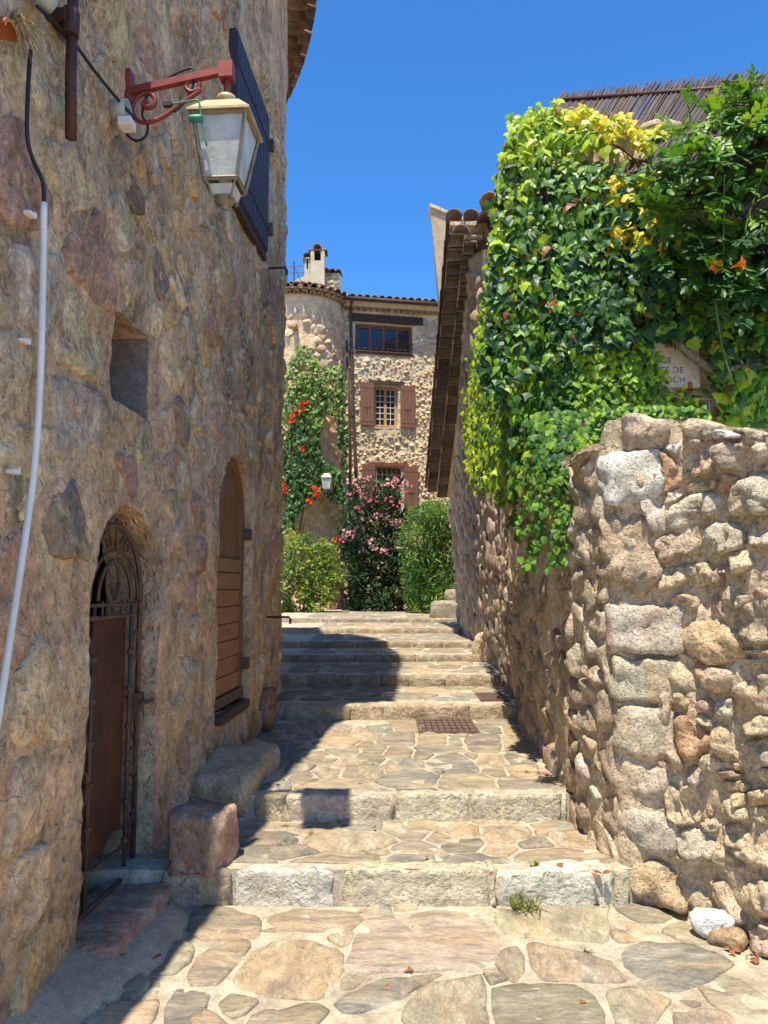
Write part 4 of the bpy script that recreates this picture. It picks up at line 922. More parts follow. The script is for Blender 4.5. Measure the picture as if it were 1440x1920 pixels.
def fbar(mb, u0, u1, z0, z1, o, th):
    q = lambda u, z, oo: FC(u, z, oo)
    return mb.hexa([q(u0, z0, o-th), q(u1, z0, o-th), q(u1, z0, o), q(u0, z0, o), q(u0, z1, o-th), q(u1, z1, o-th), q(u1, z1, o), q(u0, z1, o)])
def window(w, ncol, nrow, mat, lab, muntins):
    u0, u1, z0, z1 = w; o = -.14
    win = MB(); f = .05
    for a in ((u0, u1, z0, z0+f), (u0, u1, z1-f, z1), (u0, u0+f, z0+f, z1-f), (u1-f, u1, z0+f, z1-f)): fbar(win, *a, o, .06)
    win = win.obj('window', mat, fc); win['label'] = lab
    fbar(MB(), u0-.05, u1+.05, z0-.05, z0-.004, .03, .22).obj('sill', M['frame_d'] if muntins is None else M['stucco'], win)
    cw = (u1-u0-2*f)/ncol
    for c in range(ncol):
        a, b = u0+f+c*cw, u0+f+(c+1)*cw; s = MB(); t = .038
        for q in ((a, b, z0+f, z0+f+t), (a, b, z1-f-t, z1-f), (a, a+t, z0+f+t, z1-f-t), (b-t, b, z0+f+t, z1-f-t)): fbar(s, *q, o+.012, .045)
        s.obj('sash', mat, win)
        pc, pr = (1, 2) if muntins is None else muntins; iw = (b-a-2*t)/pc; ih = (z1-z0-2*f-2*t)/pr
        for x in range(pc):
            for y in range(pr): fbar(MB(), a+t+x*iw+.001, a+t+(x+1)*iw-.001, z0+f+t+y*ih+.001, z0+f+t+(y+1)*ih-.001, o-.02, .006).obj('pane', M['glass'], win)
        mm = MB()
        for x in range(1, pc): fbar(mm, a+t+x*iw-.008, a+t+x*iw+.008, z0+f+t, z1-f-t, o+.0, .03)
        for y in range(1, pr): fbar(mm, a+t, b-t, z0+f+t+y*ih-.009, z0+f+t+y*ih+.009, o+.003, .03)
        mm.obj('glazing_bar', mat if muntins is None else M['white'], win)
    bk = [FC(u, z, -k) for k in (.215, .9) for u, z in ((u0-.1, z0-.1), (u1+.1, z0-.1), (u1+.1, z1+.1), (u0-.1, z1+.1))]
    obj('room_interior', bk, [(4,5,6,7),(0,4,7,3),(1,2,6,5),(3,7,6,2),(0,1,5,4)], M['dark'], fc)
    return win
wa = window(W1, 4, 2, M['frame_d'], 'wide top floor window with four casements', None)
wb = window(W2, 2, 4, M['frame'], 'middle floor window with small white glazing bars', (2, 6))
wc = window(W3, 2, 4, M['frame_d'], 'lower window half hidden behind the oleander', (2, 4))
for bx, mt, o in ((fbox(658, 592, 792, 607), 'darkwood', .05), (fbox(692, 715, 757, 722), 'darkwood', .05), (fbox(693, 868, 765, 875), 'frame_d', .05)):
    fbar(MB(), *bx, o, .25).obj('lintel', M[mt], fc)
for bx in (fbox(675, 718, 700, 799), fbox(750, 724, 777, 803), fbox(678, 871, 702, 955), fbox(757, 875, 783, 962)):
    u0, u1, z0, z1 = bx; s = fbar(MB(), u0, u1, z0, z1, .075, .03).obj('shutter', M['shutter'], fc)
    for k in range(4): w = (u1-u0)/4; fbar(MB(), u0+k*w+.004, u0+(k+1)*w-.004, z0+.005, z1-.005, .085, .012).obj('board', M['shutter'], s)
    zm = z0+(z1-z0)*.42; fbar(MB(), (u0+u1)/2-.09, (u0+u1)/2+.09, zm-.014, zm+.014, .092, .01).obj('latch', M['iron'], s)
    fbar(MB(), (u0+u1)/2-.014, (u0+u1)/2+.014, zm-.17, zm-.05, .092, .01).obj('latch_slot', M['iron'], s)
    for z in (z0+.14, z1-.14): fbar(MB(), u0+.01, u1-.01, z-.02, z+.02, .09, .006).obj('strap', M['shutter'], s)
# small balcony rail at the top window, grille at the low one
u0, u1, z0, z1 = W1; rl = MB()
for z in (z0+.03, z0+.30): rl.tube([FC(u0, z, .05), FC(u1, z, .05)], .012, 5)
n_ = 5; w = (u1-u0)/n_
for k in range(n_):
    for d in (1, -1): rl.tube([FC(u0+(k+.5)*w+d*.1+d*.075*(1-q/14*.8)*math.cos(q*.75), z0+.15+.085*(1-q/14*.8)*math.sin(q*.75), .05) for q in range(15)], .008, 4)
rl.obj('balcony_rail', M['iron'], fc)
u0, u1, z0, z1 = W3; gr = MB()
for k in range(1, 5): gr.tube([FC(u0+(u1-u0)*k/5, z0, .02), FC(u0+(u1-u0)*k/5, z1, .02)], .011, 5)
for k in range(1, 6): gr.tube([FC(u0, z0+(z1-z0)*k/6, .02), FC(u1, z0+(z1-z0)*k/6, .02)], .011, 5)
gr.obj('window_grille', M['iron'], fc)
# eave: corbelled tiles, gutter, roof tiles, downpipes
e1 = []; e2 = []; u = -.1
while u < 3.3:
    z = ftop(u); e1.append((FC(u, z-.05, -.1), FN+V(0,0,-.05), UZ, 0)); u += .175
u = -.1
while u < 3.4:
    z = ftop(u)+.2
    for r in range(5): e2.append((FC(u, z+.1*r, .36-.37*r), -FN*1+V(0,0,.27), UZ, 0))
    u += .21
tiles('eave_tile', fc, M['tile'], e1, halfpipe(.3, .08, .085), [lin((196,160,122)), lin((178,140,106))])
tiles('roof_tile', fc, M['tile'], e2, halfpipe(.44, .1, .085))
q = [FC(u, ftop(u)+zz, o) for u in (-.1, 3.4) for zz, o in ((.0, -.3), (.0, .19), (.13, .33), (.13, -.3))]
MB().hexa(q).obj('eave_bed', M['stucco'], fc)
q = [FC(u, ftop(u)+zz, o) for u in (-.15, 3.5) for zz, o in ((.13, .3), (.13, -6), (1.75, -6), (.16, .3))]
MB().hexa(q).obj('roof_deck', M['stucco'], fc)
MB().tube([FC(-.1, ftop(-.1)+.15, .4), FC(3.5, ftop(3.5)+.12, .4)], .06, 10).obj('gutter', M['darkwood'], fc, None, True)
P = [fh(656, 580), fh(658, 660), fh(661, 780), fh(667, 905), fh(669, 1000)]
MB().tube([FC(P[0][0], P[0][1]+.1, .34)]+[FC(a, b, .09) for a, b in P]+[FC(P[-1][0], .95, .09)], .042, 8).obj('downpipe', M['iron'], fc, None, True)
MB().tube([FC(fh(649, 640)[0], fh(649, 640)[1], .1), FC(fh(654, 780)[0], fh(654, 780)[1], .1), FC(fh(657, 900)[0], 1.0, .1)], .03, 8).obj('downpipe', M['iron'], fc, None, True)
for i in (1, 2, 3): MB().lathe(FC(P[i][0], P[i][1], .09), [(.055, -.04), (.058, 0), (.055, .04)], 10).obj('pipe_collar', M['iron'], fc)
o_ = [FC(-.6, 0, -.05), FC(5.6, 0, -.05), FC(5.6, 0, -6), FC(-.6, 0, -6)]
obj('house_shell', [V(p.x, p.y, z) for z in (.5, FTOP[1]-.05) for p in o_], [(1,2,6,5),(2,3,7,6),(3,0,4,7)], M['stucco'], fc)
# ------------------------------------------------------------------ round tower with its chimneys
tt = empty('round_tower', (TC.x, TC.y, .9), 'round sunlit stone tower with chimneys and a rim of clay tiles left of the facade', 'tower')
ttz = on_y(560, 552, TC.y-TR).z
def TWd(a, z): P = TW(a, z); return .035*fbm(P, 1.5, 2)+.03*fbm(P, 4.5, 3)
wall_grid('wall_core', TW, -2.6, 2.6, .6, ttz, .09, TWd, [], M['towermortar'], tt)
TS = lambda a, z, o: TW(a, z, o+TWd(a, z)*.95+.008)
sd = darts(-.5, 2.2, 1.0, ttz-.4, lambda a, b: .19, 5000, 1.25)
cl = sorted(voronoi(sd, (-.6, 2.3, .9, ttz-.38), .02, 1.1), key=lambda c: -abs(parea(c[1])))
TOC = [lin(c) for c in ((216,176,140),(208,166,128),(220,188,150),(200,158,124),(224,196,162))]
for i, p in cl[:295]: stone('stone', tt, p, TS, M['facade'], pick(TOC), random.uniform(.012, .028), .03, 12, .05, 5, .12, 2, .35, ((1.0, None), (.97, .3), (.8, .9), (.4, 1.0)), (random.uniform(-.25, .25), random.uniform(-.25, .25)))
t1, t2 = [], []
for k in range(26):
    a = -2.6+k*.2+.02; n = (TW(a, 0, 1)-TW(a, 0, 0))
    t1.append((TW(a, ttz+.02, -.1), n+V(0,0,-.04), UZ, 0)); t2.append((TW(a, ttz+.26, -.16), n+V(0,0,-.3), UZ, 0))
    t2.append((TW(a*.8, ttz+.42, -.5), n+V(0,0,-.3), UZ, 0))
tiles('eave_tile', tt, M['tile'], t1, halfpipe(.26, .078, .084), [lin((188,150,116))]); tiles('roof_tile', tt, M['tile'], t2, halfpipe(.46, .085, .105), TCOL+[lin((190,160,128))])
mb = MB()
for z, r in ((ttz-.01, .02), (ttz+.12, .16)): mb.lathe((TC.x, TC.y, z), [(TR-.3, -.0), (TR+r, 0), (TR+r, .05), (TR-.3, .05)], 40)
mb.lathe((TC.x, TC.y, ttz+.17), [(TR+.14, 0), (.1, .55)], 40).obj('tower_cap', M['greystucco'], tt)
# rain spout with its shadow on the tower
a_, z_ = hit(554, 615, TW, .6, 8.5); tiles('rain_spout', tt, M['tile'], [(TW(a_, z_, -.1), (TW(a_, z_, 1)-TW(a_, z_, 0)), -UZ, 0)], halfpipe(.42, .075, .07))
def chimney(px0, px1, pyb, pyt, y, d, mat, par, cap=True):
    a = on_y(px0, pyt, y); b = on_y(px1, pyb, y); zt = a.z; zb = b.z-1.2; cx = (a.x+b.x)/2; w = (b.x-a.x)/2
    c = empty('chimney', (cx, y+d, zb))
    c.parent = par; c.location = V(cx, y+d, zb)-WPOS[par.name]
    mb = MB(); mb.hexa([V(cx+i*w*k, y+d+j*d*k, z) for z, k in ((zb, 1.12), (zt-.28 if cap else zt, .97)) for i, j in ((-1,-1),(1,-1),(1,1),(-1,1))])
    mb.obj('shaft', mat, c, (cx, y+d, zb))
    if cap:
        m2 = MB()
        for i in (-1, 1):
            m2.hexa([V(cx+i*w*.97-(i*.1 if k else 0), y+d+j*d*.97, z) for z in (zt-.28, zt) for k, j in ((0,-1),(1,-1),(1,1),(0,1))])
        m2.obj('flue_cheek', mat, c); MB().box((cx, y+d*1.4, zt-.14), (w*.6, d*.4, .13)).obj('flue_dark', M['dark'], c)
        tiles('cap_tile', c, M['tile'], [(V(cx-w-.06, y+d*.6, zt+.0), V(1, 0, 0), UZ, 0), (V(cx-w-.06, y+d*1.4, zt+.0), V(1, 0, 0), UZ, 0), (V(cx, y-.06, zt+.08), V(0, 1, 0), UZ, 0)], halfpipe(2*w+.12, .12, .12, .02))
    return c
chimney(582, 608, 545, 470, 20.6, .2, M['stucco'], tt); chimney(571, 581, 530, 487, 21.4, .14, M['stucco'], tt)
sw = empty('roof_block', (0, 0, 0)); sw.parent = tt; sw.location = V(-1.6, 21.2, ttz)-WPOS[tt.name]; WPOS[sw.name] = V(-1.6, 21.2, ttz)
a = on_y(610, 512, 20.9); b = on_y(637, 560, 20.9)
MB().hexa([V(x, y, z) for z in (b.z-.6, a.z) for x, y in ((a.x, 20.9), (b.x, 20.9), (b.x, 21.9), (a.x, 21.9))]).obj('block_wall', M['facmortar'], sw)
s_ = lambda x, z, o: V(x, 20.9-o, z)
for i, p in voronoi(rows(a.x, b.x, b.z-.3, a.z, .16, .12), (a.x, b.x, b.z-.3, a.z), .02): stone('stone', sw, p, s_, M['facade'], pick([lin((170,150,124)), lin((150,130,108)), lin((190,168,140))]), .03, .02, 9, .03, 8)
tiles('coping_tile', sw, M['tile'], [(V(a.x+.03+.17*k, 20.8, a.z+.03-.02*k), V(0, 1, .1), UZ, 0) for k in range(3)], halfpipe(.6, .09, .1))
p = [on_y(530, 535, 22.5), on_y(575, 516, 22.5), on_y(612, 530, 22.5)]
f_ = [V(p[0].x-3, 22.5, ttz-1.5), V(p[2].x, 22.5, ttz-1.5), p[2], p[1], V(p[0].x, 22.5, p[0].z), V(p[0].x-3, 22.5, p[0].z-.5)]
mb = MB(); m_ = len(f_); mb.add(f_+[v+V(0, 3, 0) for v in f_], [tuple(range(m_)), tuple(range(m_, 2*m_))[::-1]]+[(i, (i+1) % m_, m_+(i+1) % m_, m_+i) for i in range(m_)])
bh = empty('pale_building', (p[1].x, 23, ttz), 'pale plastered gable just showing above the tower roof behind the aerial', 'building'); mb.obj('gable_wall', M['stucco'], bh)
# aerial on the tower roof
an = empty('tv_aerial', on_y(552, 550, 20.9), 'thin metal television aerial on the tower roof beside the chimney', 'aerial')
b = on_y(552, 560, 20.9); t = on_y(551, 490, 20.9); MB().tube([b, t], .022, 6).obj('mast', M['iron'], an)
MB().tube([on_y(574, 550, 20.9), on_y(553, 502, 20.9)], .012, 5).obj('stay', M['iron'], an)
mb = MB()
for py in (500, 512): mb.tube([on_y(538, py, 20.9), on_y(570, py-1, 20.9)], .009, 5)
for px in (538, 544, 560, 567): mb.tube([on_y(px, 500, 20.75), on_y(px, 500, 21.05)], .007, 4)
mb.obj('crossbars', M['iron'], an)
# ------------------------------------------------------------------ street lantern on its wall bracket
def lw_hit(px, py, off=0.0, s=3.5, z=3.5):
    a, b = hit(px, py, LW, s, z, off); return a, b
bs, bz = lw_hit(238, 178)
br = empty('lantern_bracket', LW(bs, bz), 'red iron scroll bracket fixed to the left wall, holding the lantern', 'bracket')
LA = LW(bs, 0, 0.50); LA = V(LA.x, LA.y, 0)
def bp(o, z): P = LW(bs, 0, o); return V(P.x, P.y, bz+z)
ax3 = (LN, LD, UZ)
MB().box(bp(.012, -.02), (.012, .03, .14), ax3).obj('wall_plate', M['redpaint'], br)
MB().hexa([bp(o, z)+LD*d for o, z, d in ((.02,.0,-.016),(.48,.085,-.016),(.48,.085,.016),(.02,.0,.016),(.02,.035,-.016),(.48,.12,-.016),(.48,.12,.016),(.02,.035,.016))]).obj('arm', M['redpaint'], br)
MB().box(bp(.5, .095), (.034, .034, .04), ax3).obj('end_block', M['redpaint'], br)
MB().lathe(bp(.5, .136), [(.018, 0), (.014, .01), (.004, .014)], 8).obj('bolt', M['redpaint'], br)
MB().tube([bp(.5, .06), bp(.5, -.03)], .016, 8).obj('drop_rod', M['redpaint'], br, None, True)
curve = smoothpath([bp(.33+.035*math.cos(t), .035+.035*math.sin(t)) for t in np.linspace(5.6, -.6, 9)]+[bp(.36, .0), bp(.27, -.06), bp(.19, -.12), bp(.10, -.15), bp(.045, -.12), bp(.03, -.06), bp(.06, -.01), bp(.105, .005), bp(.14, -.02), bp(.14, -.06), bp(.11, -.075), bp(.085, -.06), bp(.09, -.04), bp(.105, -.045)], 3)
MB().tube(curve, .011, 8).obj('scroll', M['redpaint'], br, None, True)
MB().tube(smoothpath([bp(.0, -.2), bp(.05, -.24), bp(.10, -.22), bp(.11, -.16), bp(.08, -.1), bp(.12, .03), bp(.2, .08), bp(.31, .125), bp(.335, .1), bp(.33, .03), bp(.28, -.06), bp(.24, -.1)], 4), .006, 6).obj('feed_cable', M['rubber'], br, None, True)
lt = empty('street_lantern', bp(.5, -.3), 'four sided street lantern with frosted glass and tan metal roof, hanging from red bracket', 'lantern')
def zat(py): return on_y(420, py, LA.y-.03).z
ZC, ZR, ZE, ZG, ZB = zat(181), zat(199), zat(226), zat(343), zat(374)
MB().lathe((LA.x, LA.y, ZC), [(.015, .03), (.045, .015), (.05, -.005), (.04, -.02), (.03, ZR-ZC)], 14).obj('roof_knob', M['lamproof'], lt, None, True)
MB().frustum((LA.x, LA.y, 0), .146, .082, ZE, ZR, ax3).frustum((LA.x, LA.y, 0), .149, .149, ZE-.012, ZE, ax3).obj('lantern_roof', M['lamproof'], lt)
T, B = .128, .080
for k in range(4):
    c, s = [(1,0),(0,1),(-1,0),(0,-1)][k]; n = LN*c+LD*s; t = LN*(-s)+LD*c; ctr = V(LA.x, LA.y, 0)
    q = [ctr+n*(h-.006)+t*(i*(h-.012))+UZ*z for h, z, i in ((B, ZG+.012, -1), (B, ZG+.012, 1), (T, ZE-.02, 1), (T, ZE-.02, -1))]
    MB().hexa(q+[p-n*.005 for p in q]).obj('glass_pane', M['lampglass'], lt)
    MB().tube([ctr+n*B+t*B+UZ*ZG, ctr+n*T+t*T+UZ*(ZE-.012)], .009, 4).obj('corner_bar', M['lampmetal'], lt)
    for h, z, r in ((T, ZE-.016, .011), (B, ZG, .012)): MB().tube([ctr+n*h-t*h+UZ*z, ctr+n*h+t*h+UZ*z], r, 4).obj('frame_rail', M['lampmetal'], lt)
    MB().tube([ctr+n*B+t*B+UZ*ZG, ctr+n*(B-.02)+t*(B-.02)+UZ*(ZG-.02), ctr+n*.045+t*.045+UZ*ZB], .007, 5).obj('cage_bar', M['lampmetal'], lt)
MB().frustum((LA.x, LA.y, 0), .05, .065, ZB+.02, ZG-.02, ax3).obj('bottom_glass', M['lampglass'], lt)
MB().lathe((LA.x, LA.y, ZB), [(.012, -.035), (.02, -.02), (.05, 0), (.05, .02)], 10).obj('bottom_cap', M['lampmetal'], lt)
MB().lathe((LA.x, LA.y, ZG), [(.03, 0), (.045, .08), (.035, .17), (.012, .2)], 12).obj('bulb', M['white'], lt, None, True)
gc = V(LA.x, LA.y, 0)-LD*.17-LN*.09
gw = empty('green_wire', gc+UZ*(ZE-.03), 'green wire with a small green cylinder hanging over the lantern rim', 'wire')
MB().tube(smoothpath([gc-LN*.12+UZ*(ZE+.0), gc-LN*.04+UZ*(ZE+.012), gc+LN*.005+UZ*(ZE+.01), gc+LN*.02+UZ*(ZE-.06), gc+LN*.03+UZ*(ZE-.12), gc+LN*.05+UZ*(ZE-.21)], 4), .005, 6).obj('wire_strand', M['green'], gw, None, True)
MB().lathe(gc+UZ*(ZE-.075)-LN*.035, [(.016, 0), (.018, .006), (.018, .056), (.014, .062)], 12, (LD, UZ, LN)).obj('wire_reel', M['green'], gw, None, True)
MB().box(gc-LN*.14+UZ*ZE, (.02, .01, .01), ax3).obj('connector', M['rubber'], gw)
# ------------------------------------------------------------------ conduits, cables and fittings on the left wall
def wallpath(pts, off, name, r, mat, label, cat, n=8, rough=3):
    P = []
    for x, y in pts:
        a, b = lw_hit(x, y, off, 3.0, 2.5); P.append(LW(a, b, off))
    o = MB().tube(smoothpath(P, rough), r, n).obj(name, M[mat], None, None, True); return tag(o, label, cat)
wallpath([(82,380),(81,500),(75,720),(64,880),(44,1030),(20,1190),(2,1310),(-30,1500)], .055, 'conduit', .0125, 'pvc', 'long bent white plastic conduit running down the left wall', 'conduit', 10, 5)
wallpath([(57,95),(52,180),(51,255),(62,300),(80,340),(83,385)], .05, 'power_cable', .008, 'rubber', 'short black cable feeding the top of the white conduit', 'cable')
wallpath([(70,12),(110,50),(146,90),(175,130),(203,165),(228,195)], .055, 'lantern_cable', .007, 'rubber', 'black cable slanting down the wall from top left to the grey junction box', 'cable')
a, b = lw_hit(132, 40, .07); a2, b2 = lw_hit(133, 260, .07)
pp = empty('rusty_pipe', LW(a, b, .07), 'rusty iron pipe stub clamped upright to the top of the left wall', 'pipe')
MB().tube([LW(a, b+.9, .07), LW((a+a2)/2, (b+b2)/2, .07), LW(a2, b2, .07)], .022, 10).obj('pipe_shaft', M['rustpipe'], pp, None, True)
MB().lathe(LW(a, b, .07), [(.034, -.06), (.036, -.02), (.036, .03), (.03, .05)], 10).obj('pipe_collar', M['rustpipe'], pp)
MB().box(LW(a, b, .02), (.05, .05, .022), (LN, LD, UZ)).obj('wall_clamp', M['rustpipe'], pp)
a, b = lw_hit(229, 207, .05)
jb = empty('junction_box', LW(a, b, .04), 'open round grey junction box beside the lantern bracket', 'junction box')
MB().lathe(LW(a, b, .0), [(.05, 0), (.05, .08), (.043, .08), (.04, .03)], 16, (LD, UZ, LN)).obj('box_shell', M['grey'], jb, None, True)
MB().box(LW(a, b-.07, .075), (.03, .035, .02), (LN, LD, UZ)).obj('terminal_block', M['white'], jb)
for k in range(3): MB().tube([LW(a-.02+.02*k, b+.02, .05), LW(a-.03+.03*k, b-.02, .1), LW(a-.01+.01*k, b-.06, .09)], .003, 5).obj('wire_end', M['rubber'], jb)
for x, y, lab in ((56,402,'small white pipe clip just left of the top of the conduit'),(45,640,'small white pipe clip midway down the left wall'),(25,885,'small white pipe clip, lowest of the empty clips')):
    a, b = lw_hit(x, y, .03)
    t = tag(MB().box(LW(a, b, .03), (.014, .022, .006), (LN, LD, UZ)).box(LW(a+.024, b+.008, .03), (.01, .006, .01), (LN, LD, UZ)).obj('pipe_clip', M['white']), lab, 'clip', 'empty conduit clips on the left wall')
for x, y, L, lab in ((498,503,.18,'rusty iron hook high on the left wall below the shutters'),(500,1157,.2,'iron pin sticking out low at the far end of the left wall')):
    a, b = lw_hit(x, y, .0, 7.0, 3.0)
    tag(MB().tube([LW(a, b, -.03), LW(a, b, L), LW(a+.01, b-.02, L+.012), LW(a+.01, b-.06, L+.01)], .011, 6).obj('wall_hook', M['rustpipe']), lab, 'hook')
a, b = lw_hit(12, 50, .06, 2.8, 3.8)
tiles_ = halfpipe(.10, .05, .045, .01, 9); P = LW(a, b, -.02)
o = obj('clay_tile', [P+LN*v.x+LD*v.y+UZ*(v.z-.25*v.x) for v in tiles_[0]], tiles_[1], M['terra'], None, None, True); tag(o, 'orange clay gutter tile jutting from the wall at top left', 'tile')
a, b = lw_hit(42, 45, .03, 2.8, 3.8); dv, df = [], []
for k in range(150):
    P = LW(a+random.uniform(-.03,.03), b+random.uniform(-.03,.03), .0); d = (LN*random.uniform(.3,1)+LD*random.uniform(-.8,.8)+UZ*random.uniform(-1,.5)).normalized(); L = random.uniform(.06,.16); sd_ = d.cross(UZ).normalized()*.0028
    n0 = len(dv); m_ = P+d*L*.5; e_ = P+d*L-UZ*L*.5; dv += [P-sd_, P+sd_, m_+sd_*.8, m_-sd_*.8, e_]; df += [(n0,n0+1,n0+2,n0+3), (n0+3,n0+2,n0+4)]
tag(obj('dry_weed', dv, df, M['drygrass'], None, LW(a, b, 0)), 'tuft of straw dry weed growing from the wall at top left', 'weed')
a, b = lw_hit(84, 6, .05, 3.0, 4.0); o = MB().lathe(LW(a, b+.03, .05), [(.03, -.05), (.045, -.02), (.045, .06), (.03, .09)], 12).obj('insulator', M['grey'], None, None, True); tag(o, 'pale cable insulator at the top edge of the left wall', 'insulator')
# ------------------------------------------------------------------ stones standing along the alley
c = on_z(368, 1640, .17); zt = on_y(368, 1528, c.y).z
o = rock('guard_stone', None, V(c.x-.005, c.y+.13, .17+(zt-.17)/2-.02), (.142, .14, (zt-.17)/2+.02), (V(.96,-.28,0), V(.28,.96,0), UZ), M['step'], lin((176,112,90)), (14, 12, 12), 10, .035, 4, None, .012); tag(o, 'squarish reddish guard stone on the first step beside the gate', 'stone')
c = on_y(462, 1455, 5.35)
o = rock('doorstep_stone', None, LW(5.28, .31, .18), (.49, .22, .165), (LD, LN, UZ), M['step'], lin((192,160,114)), (16, 10, 9), 5, .05, 4); tag(o, 'big worn stone doorstep below the wooden door', 'stone')
o = rock('footing_stone', None, LW(4.95, .2, .12), (.3, .17, .12), (LD, LN, UZ), M['step'], lin((140,118,92)), (12, 8, 6), 3.5, .05, 4); tag(o, 'low rough footing stone under the big worn doorstep', 'stone')
o = rock('footing_stone', None, LW(4.42, .09, .06), (.30, .16, .10), (LD, LN, UZ), M['step'], lin((168,140,104)), (10, 7, 5), 4, .03, 5); tag(o, 'tan footing stone under the reddish guard stone', 'stone')
o = rock('corner_stone', None, LW(6.85, .50, .03), (.14, .06, .20), (LD, LN, UZ), M['wallstone'], lin((144,104,86)), (7, 5, 9), 4, .03, 5); tag(o, 'reddish stone leaning at the foot of the left wall at its far end', 'stone')
c = V(1.49, 3.66, 0); o = rock('loose_stone', None, c+V(.0, .0, .07), (.095, .06, .05), (V(.95,-.3,0), V(.3,.95,0), UZ), M['step'], lin((226,222,212)), (9, 6, 6), 3.2, .03, 9); tag(o, 'loose white stone lying at the foot of the right wall', 'stone')
c = V(1.53, 3.60, 0); o = rock('loose_stone', None, c+V(.0, .0, .015), (.09, .06, .05), (V(.9,-.4,0), V(.4,.9,0), UZ), M['rubble'], lin((176,132,88)), (7, 5, 5), 3, .03, 9); tag(o, 'small ochre stone just below the loose white stone', 'stone')
c = on_z(905, 1240, .575); o = rock('bollard_stone', None, c+V(0, .1, .17), (.105, .1, .21), (V(1,0,0), V(0,1,0), V(.08,0,1)), M['step'], lin((204,176,134)), (8, 7, 9), 3.5, .05, 5); tag(o, 'upright pale stone at the foot of the right wall beside the stairs', 'stone')
c = on_z(886, 1185, .745); o = rock('bollard_stone', None, c+V(0, .1, .12), (.12, .1, .2), (V(1,0,0), V(0,1,0), UZ), M['step'], lin((176,156,124)), (6, 6, 7), 3, .05, 5); tag(o, 'small upright stone further up beyond the pale one, against the right wall', 'stone')
sb = empty('side_steps', on_y(838, 1150, 15.6), 'two block stone side steps at the top right of the stairs', 'steps')
for x0, x1, yb, yt, y in ((808,868,1157,1128,15.5),(835,880,1130,1106,16.0)):
    a = on_y(x0, yt, y); b = on_y(x1, yb, y); rock('step_block', sb, V((a.x+b.x)/2+.15, y+.2, (a.z+b.z)/2-.04), ((b.x-a.x)/2+.15, .22, (a.z-b.z)/2+.05), (V(1,0,0), V(0,1,0), UZ), M['step'], lin((158,136,106)), (8, 5, 5), 7, .04, 6)
# ------------------------------------------------------------------ drain covers
def grate(pts, z, lab, nx, ny):
    q = [on_z(x, y, z) for x, y in pts]; x0 = (q[0].x+q[3].x)/2; x1 = (q[1].x+q[2].x)/2; y1 = (q[0].y+q[1].y)/2; y0 = (q[2].y+q[3].y)/2
    z += .012; g_ = empty('drain_cover', ((x0+x1)/2, (y0+y1)/2, z), lab, 'drain cover', 'iron drain covers set in the paving'); f = .02
    mb = MB()
    for a in ((x0, x1, y0, y0+f), (x0, x1, y1-f, y1), (x0, x0+f, y0+f, y1-f), (x1-f, x1, y0+f, y1-f)): mb.box(((a[0]+a[1])/2, (a[2]+a[3])/2, z), ((a[1]-a[0])/2, (a[3]-a[2])/2, .006))
    mb.obj('cover_frame', M['grate'], g_); MB().box(((x0+x1)/2, (y0+y1)/2, z-.004), ((x1-x0)/2-f, (y1-y0)/2-f, .004)).obj('cover_plate', M['rustpipe'], g_)
    for i in range(nx):
        for j in range(ny):
            w = (x1-x0-2*f)/nx; h = (y1-y0-2*f)/ny; MB().box((x0+f+(i+.5)*w, y0+f+(j+.5)*h, z+.003), (w*.39, h*.39, .004)).obj('grip_stud', M['grate'], g_)
grate([(783,1346),(888,1343),(888,1374),(780,1378)], .325, 'square rusty iron cover with raised studs in the sunlit landing', 9, 6)
grate([(896,1302),(942,1301),(950,1315),(896,1316)], .455, 'smaller iron cover near the right wall above the third step', 8, 3)
grate([(519,1219),(555,1219),(555,1229),(519,1230)], .60, 'dark iron cover in the shade at the left edge of the stairs', 6, 2)
# ------------------------------------------------------------------ marble street plaque
pc = on_y(1262, 690, 5.38)
pl = empty('street_plaque', pc, 'white marble street name plaque half hidden by ivy on the upper wall', 'plaque')
tr_, br_ = on_y(1312, 650, 5.38), on_y(1313, 726, 5.38); xl = on_y(1168, 690, 5.38).x; zt = on_y(1262, 640, 5.38).z; zb = br_.z
MB().box(((xl+br_.x)/2, 5.40, (zt+zb)/2), ((br_.x-xl)/2, .02, (zt-zb)/2)).obj('slab', M['plaque'], pl)
def text(body, px, py, size_px, par, mat, y, ext=.0012):
    c = bpy.data.curves.new('lettering', 'FONT'); c.body = body; c.size = 1; c.extrude = ext; c.align_x = 'LEFT'; c.space_character = 1.06
    P = on_y(px, py, y); h = (on_y(px, py-size_px, y)-P).length; c.size = h/.70; c.extrude = ext
    t_ = bpy.data.objects.new('text', c); COL.objects.link(t_); bpy.context.view_layer.update()
    me = bpy.data.meshes.new_from_object(t_.evaluated_get(bpy.context.evaluated_depsgraph_get())); me.materials.clear(); me.materials.append(mat); bpy.data.objects.remove(t_)
    o = bpy.data.objects.new('lettering', me); link(o, par, P); o.rotation_euler = (math.pi/2, 0, 0); return o
for b_, x, y, sz in (('PASSAGE', 1192, 681, 11), ('PORTE DE', 1205, 699, 11), ('SAINT ROCH', 1186, 717, 11)): text(b_, x, y, sz, pl, M['letter'], 5.3785)
MB().box((on_y(1294, 722, 5.37).x, 5.37, on_y(1294, 722, 5.37).z), (.012, .012, .022)).obj('fixing_clip', M['terra'], pl)
MB().box((on_y(1254, 645, 5.36).x, 5.37, on_y(1254, 645, 5.36).z), (.02, .014, .02)).obj('fixing_clip', M['terra'], pl)
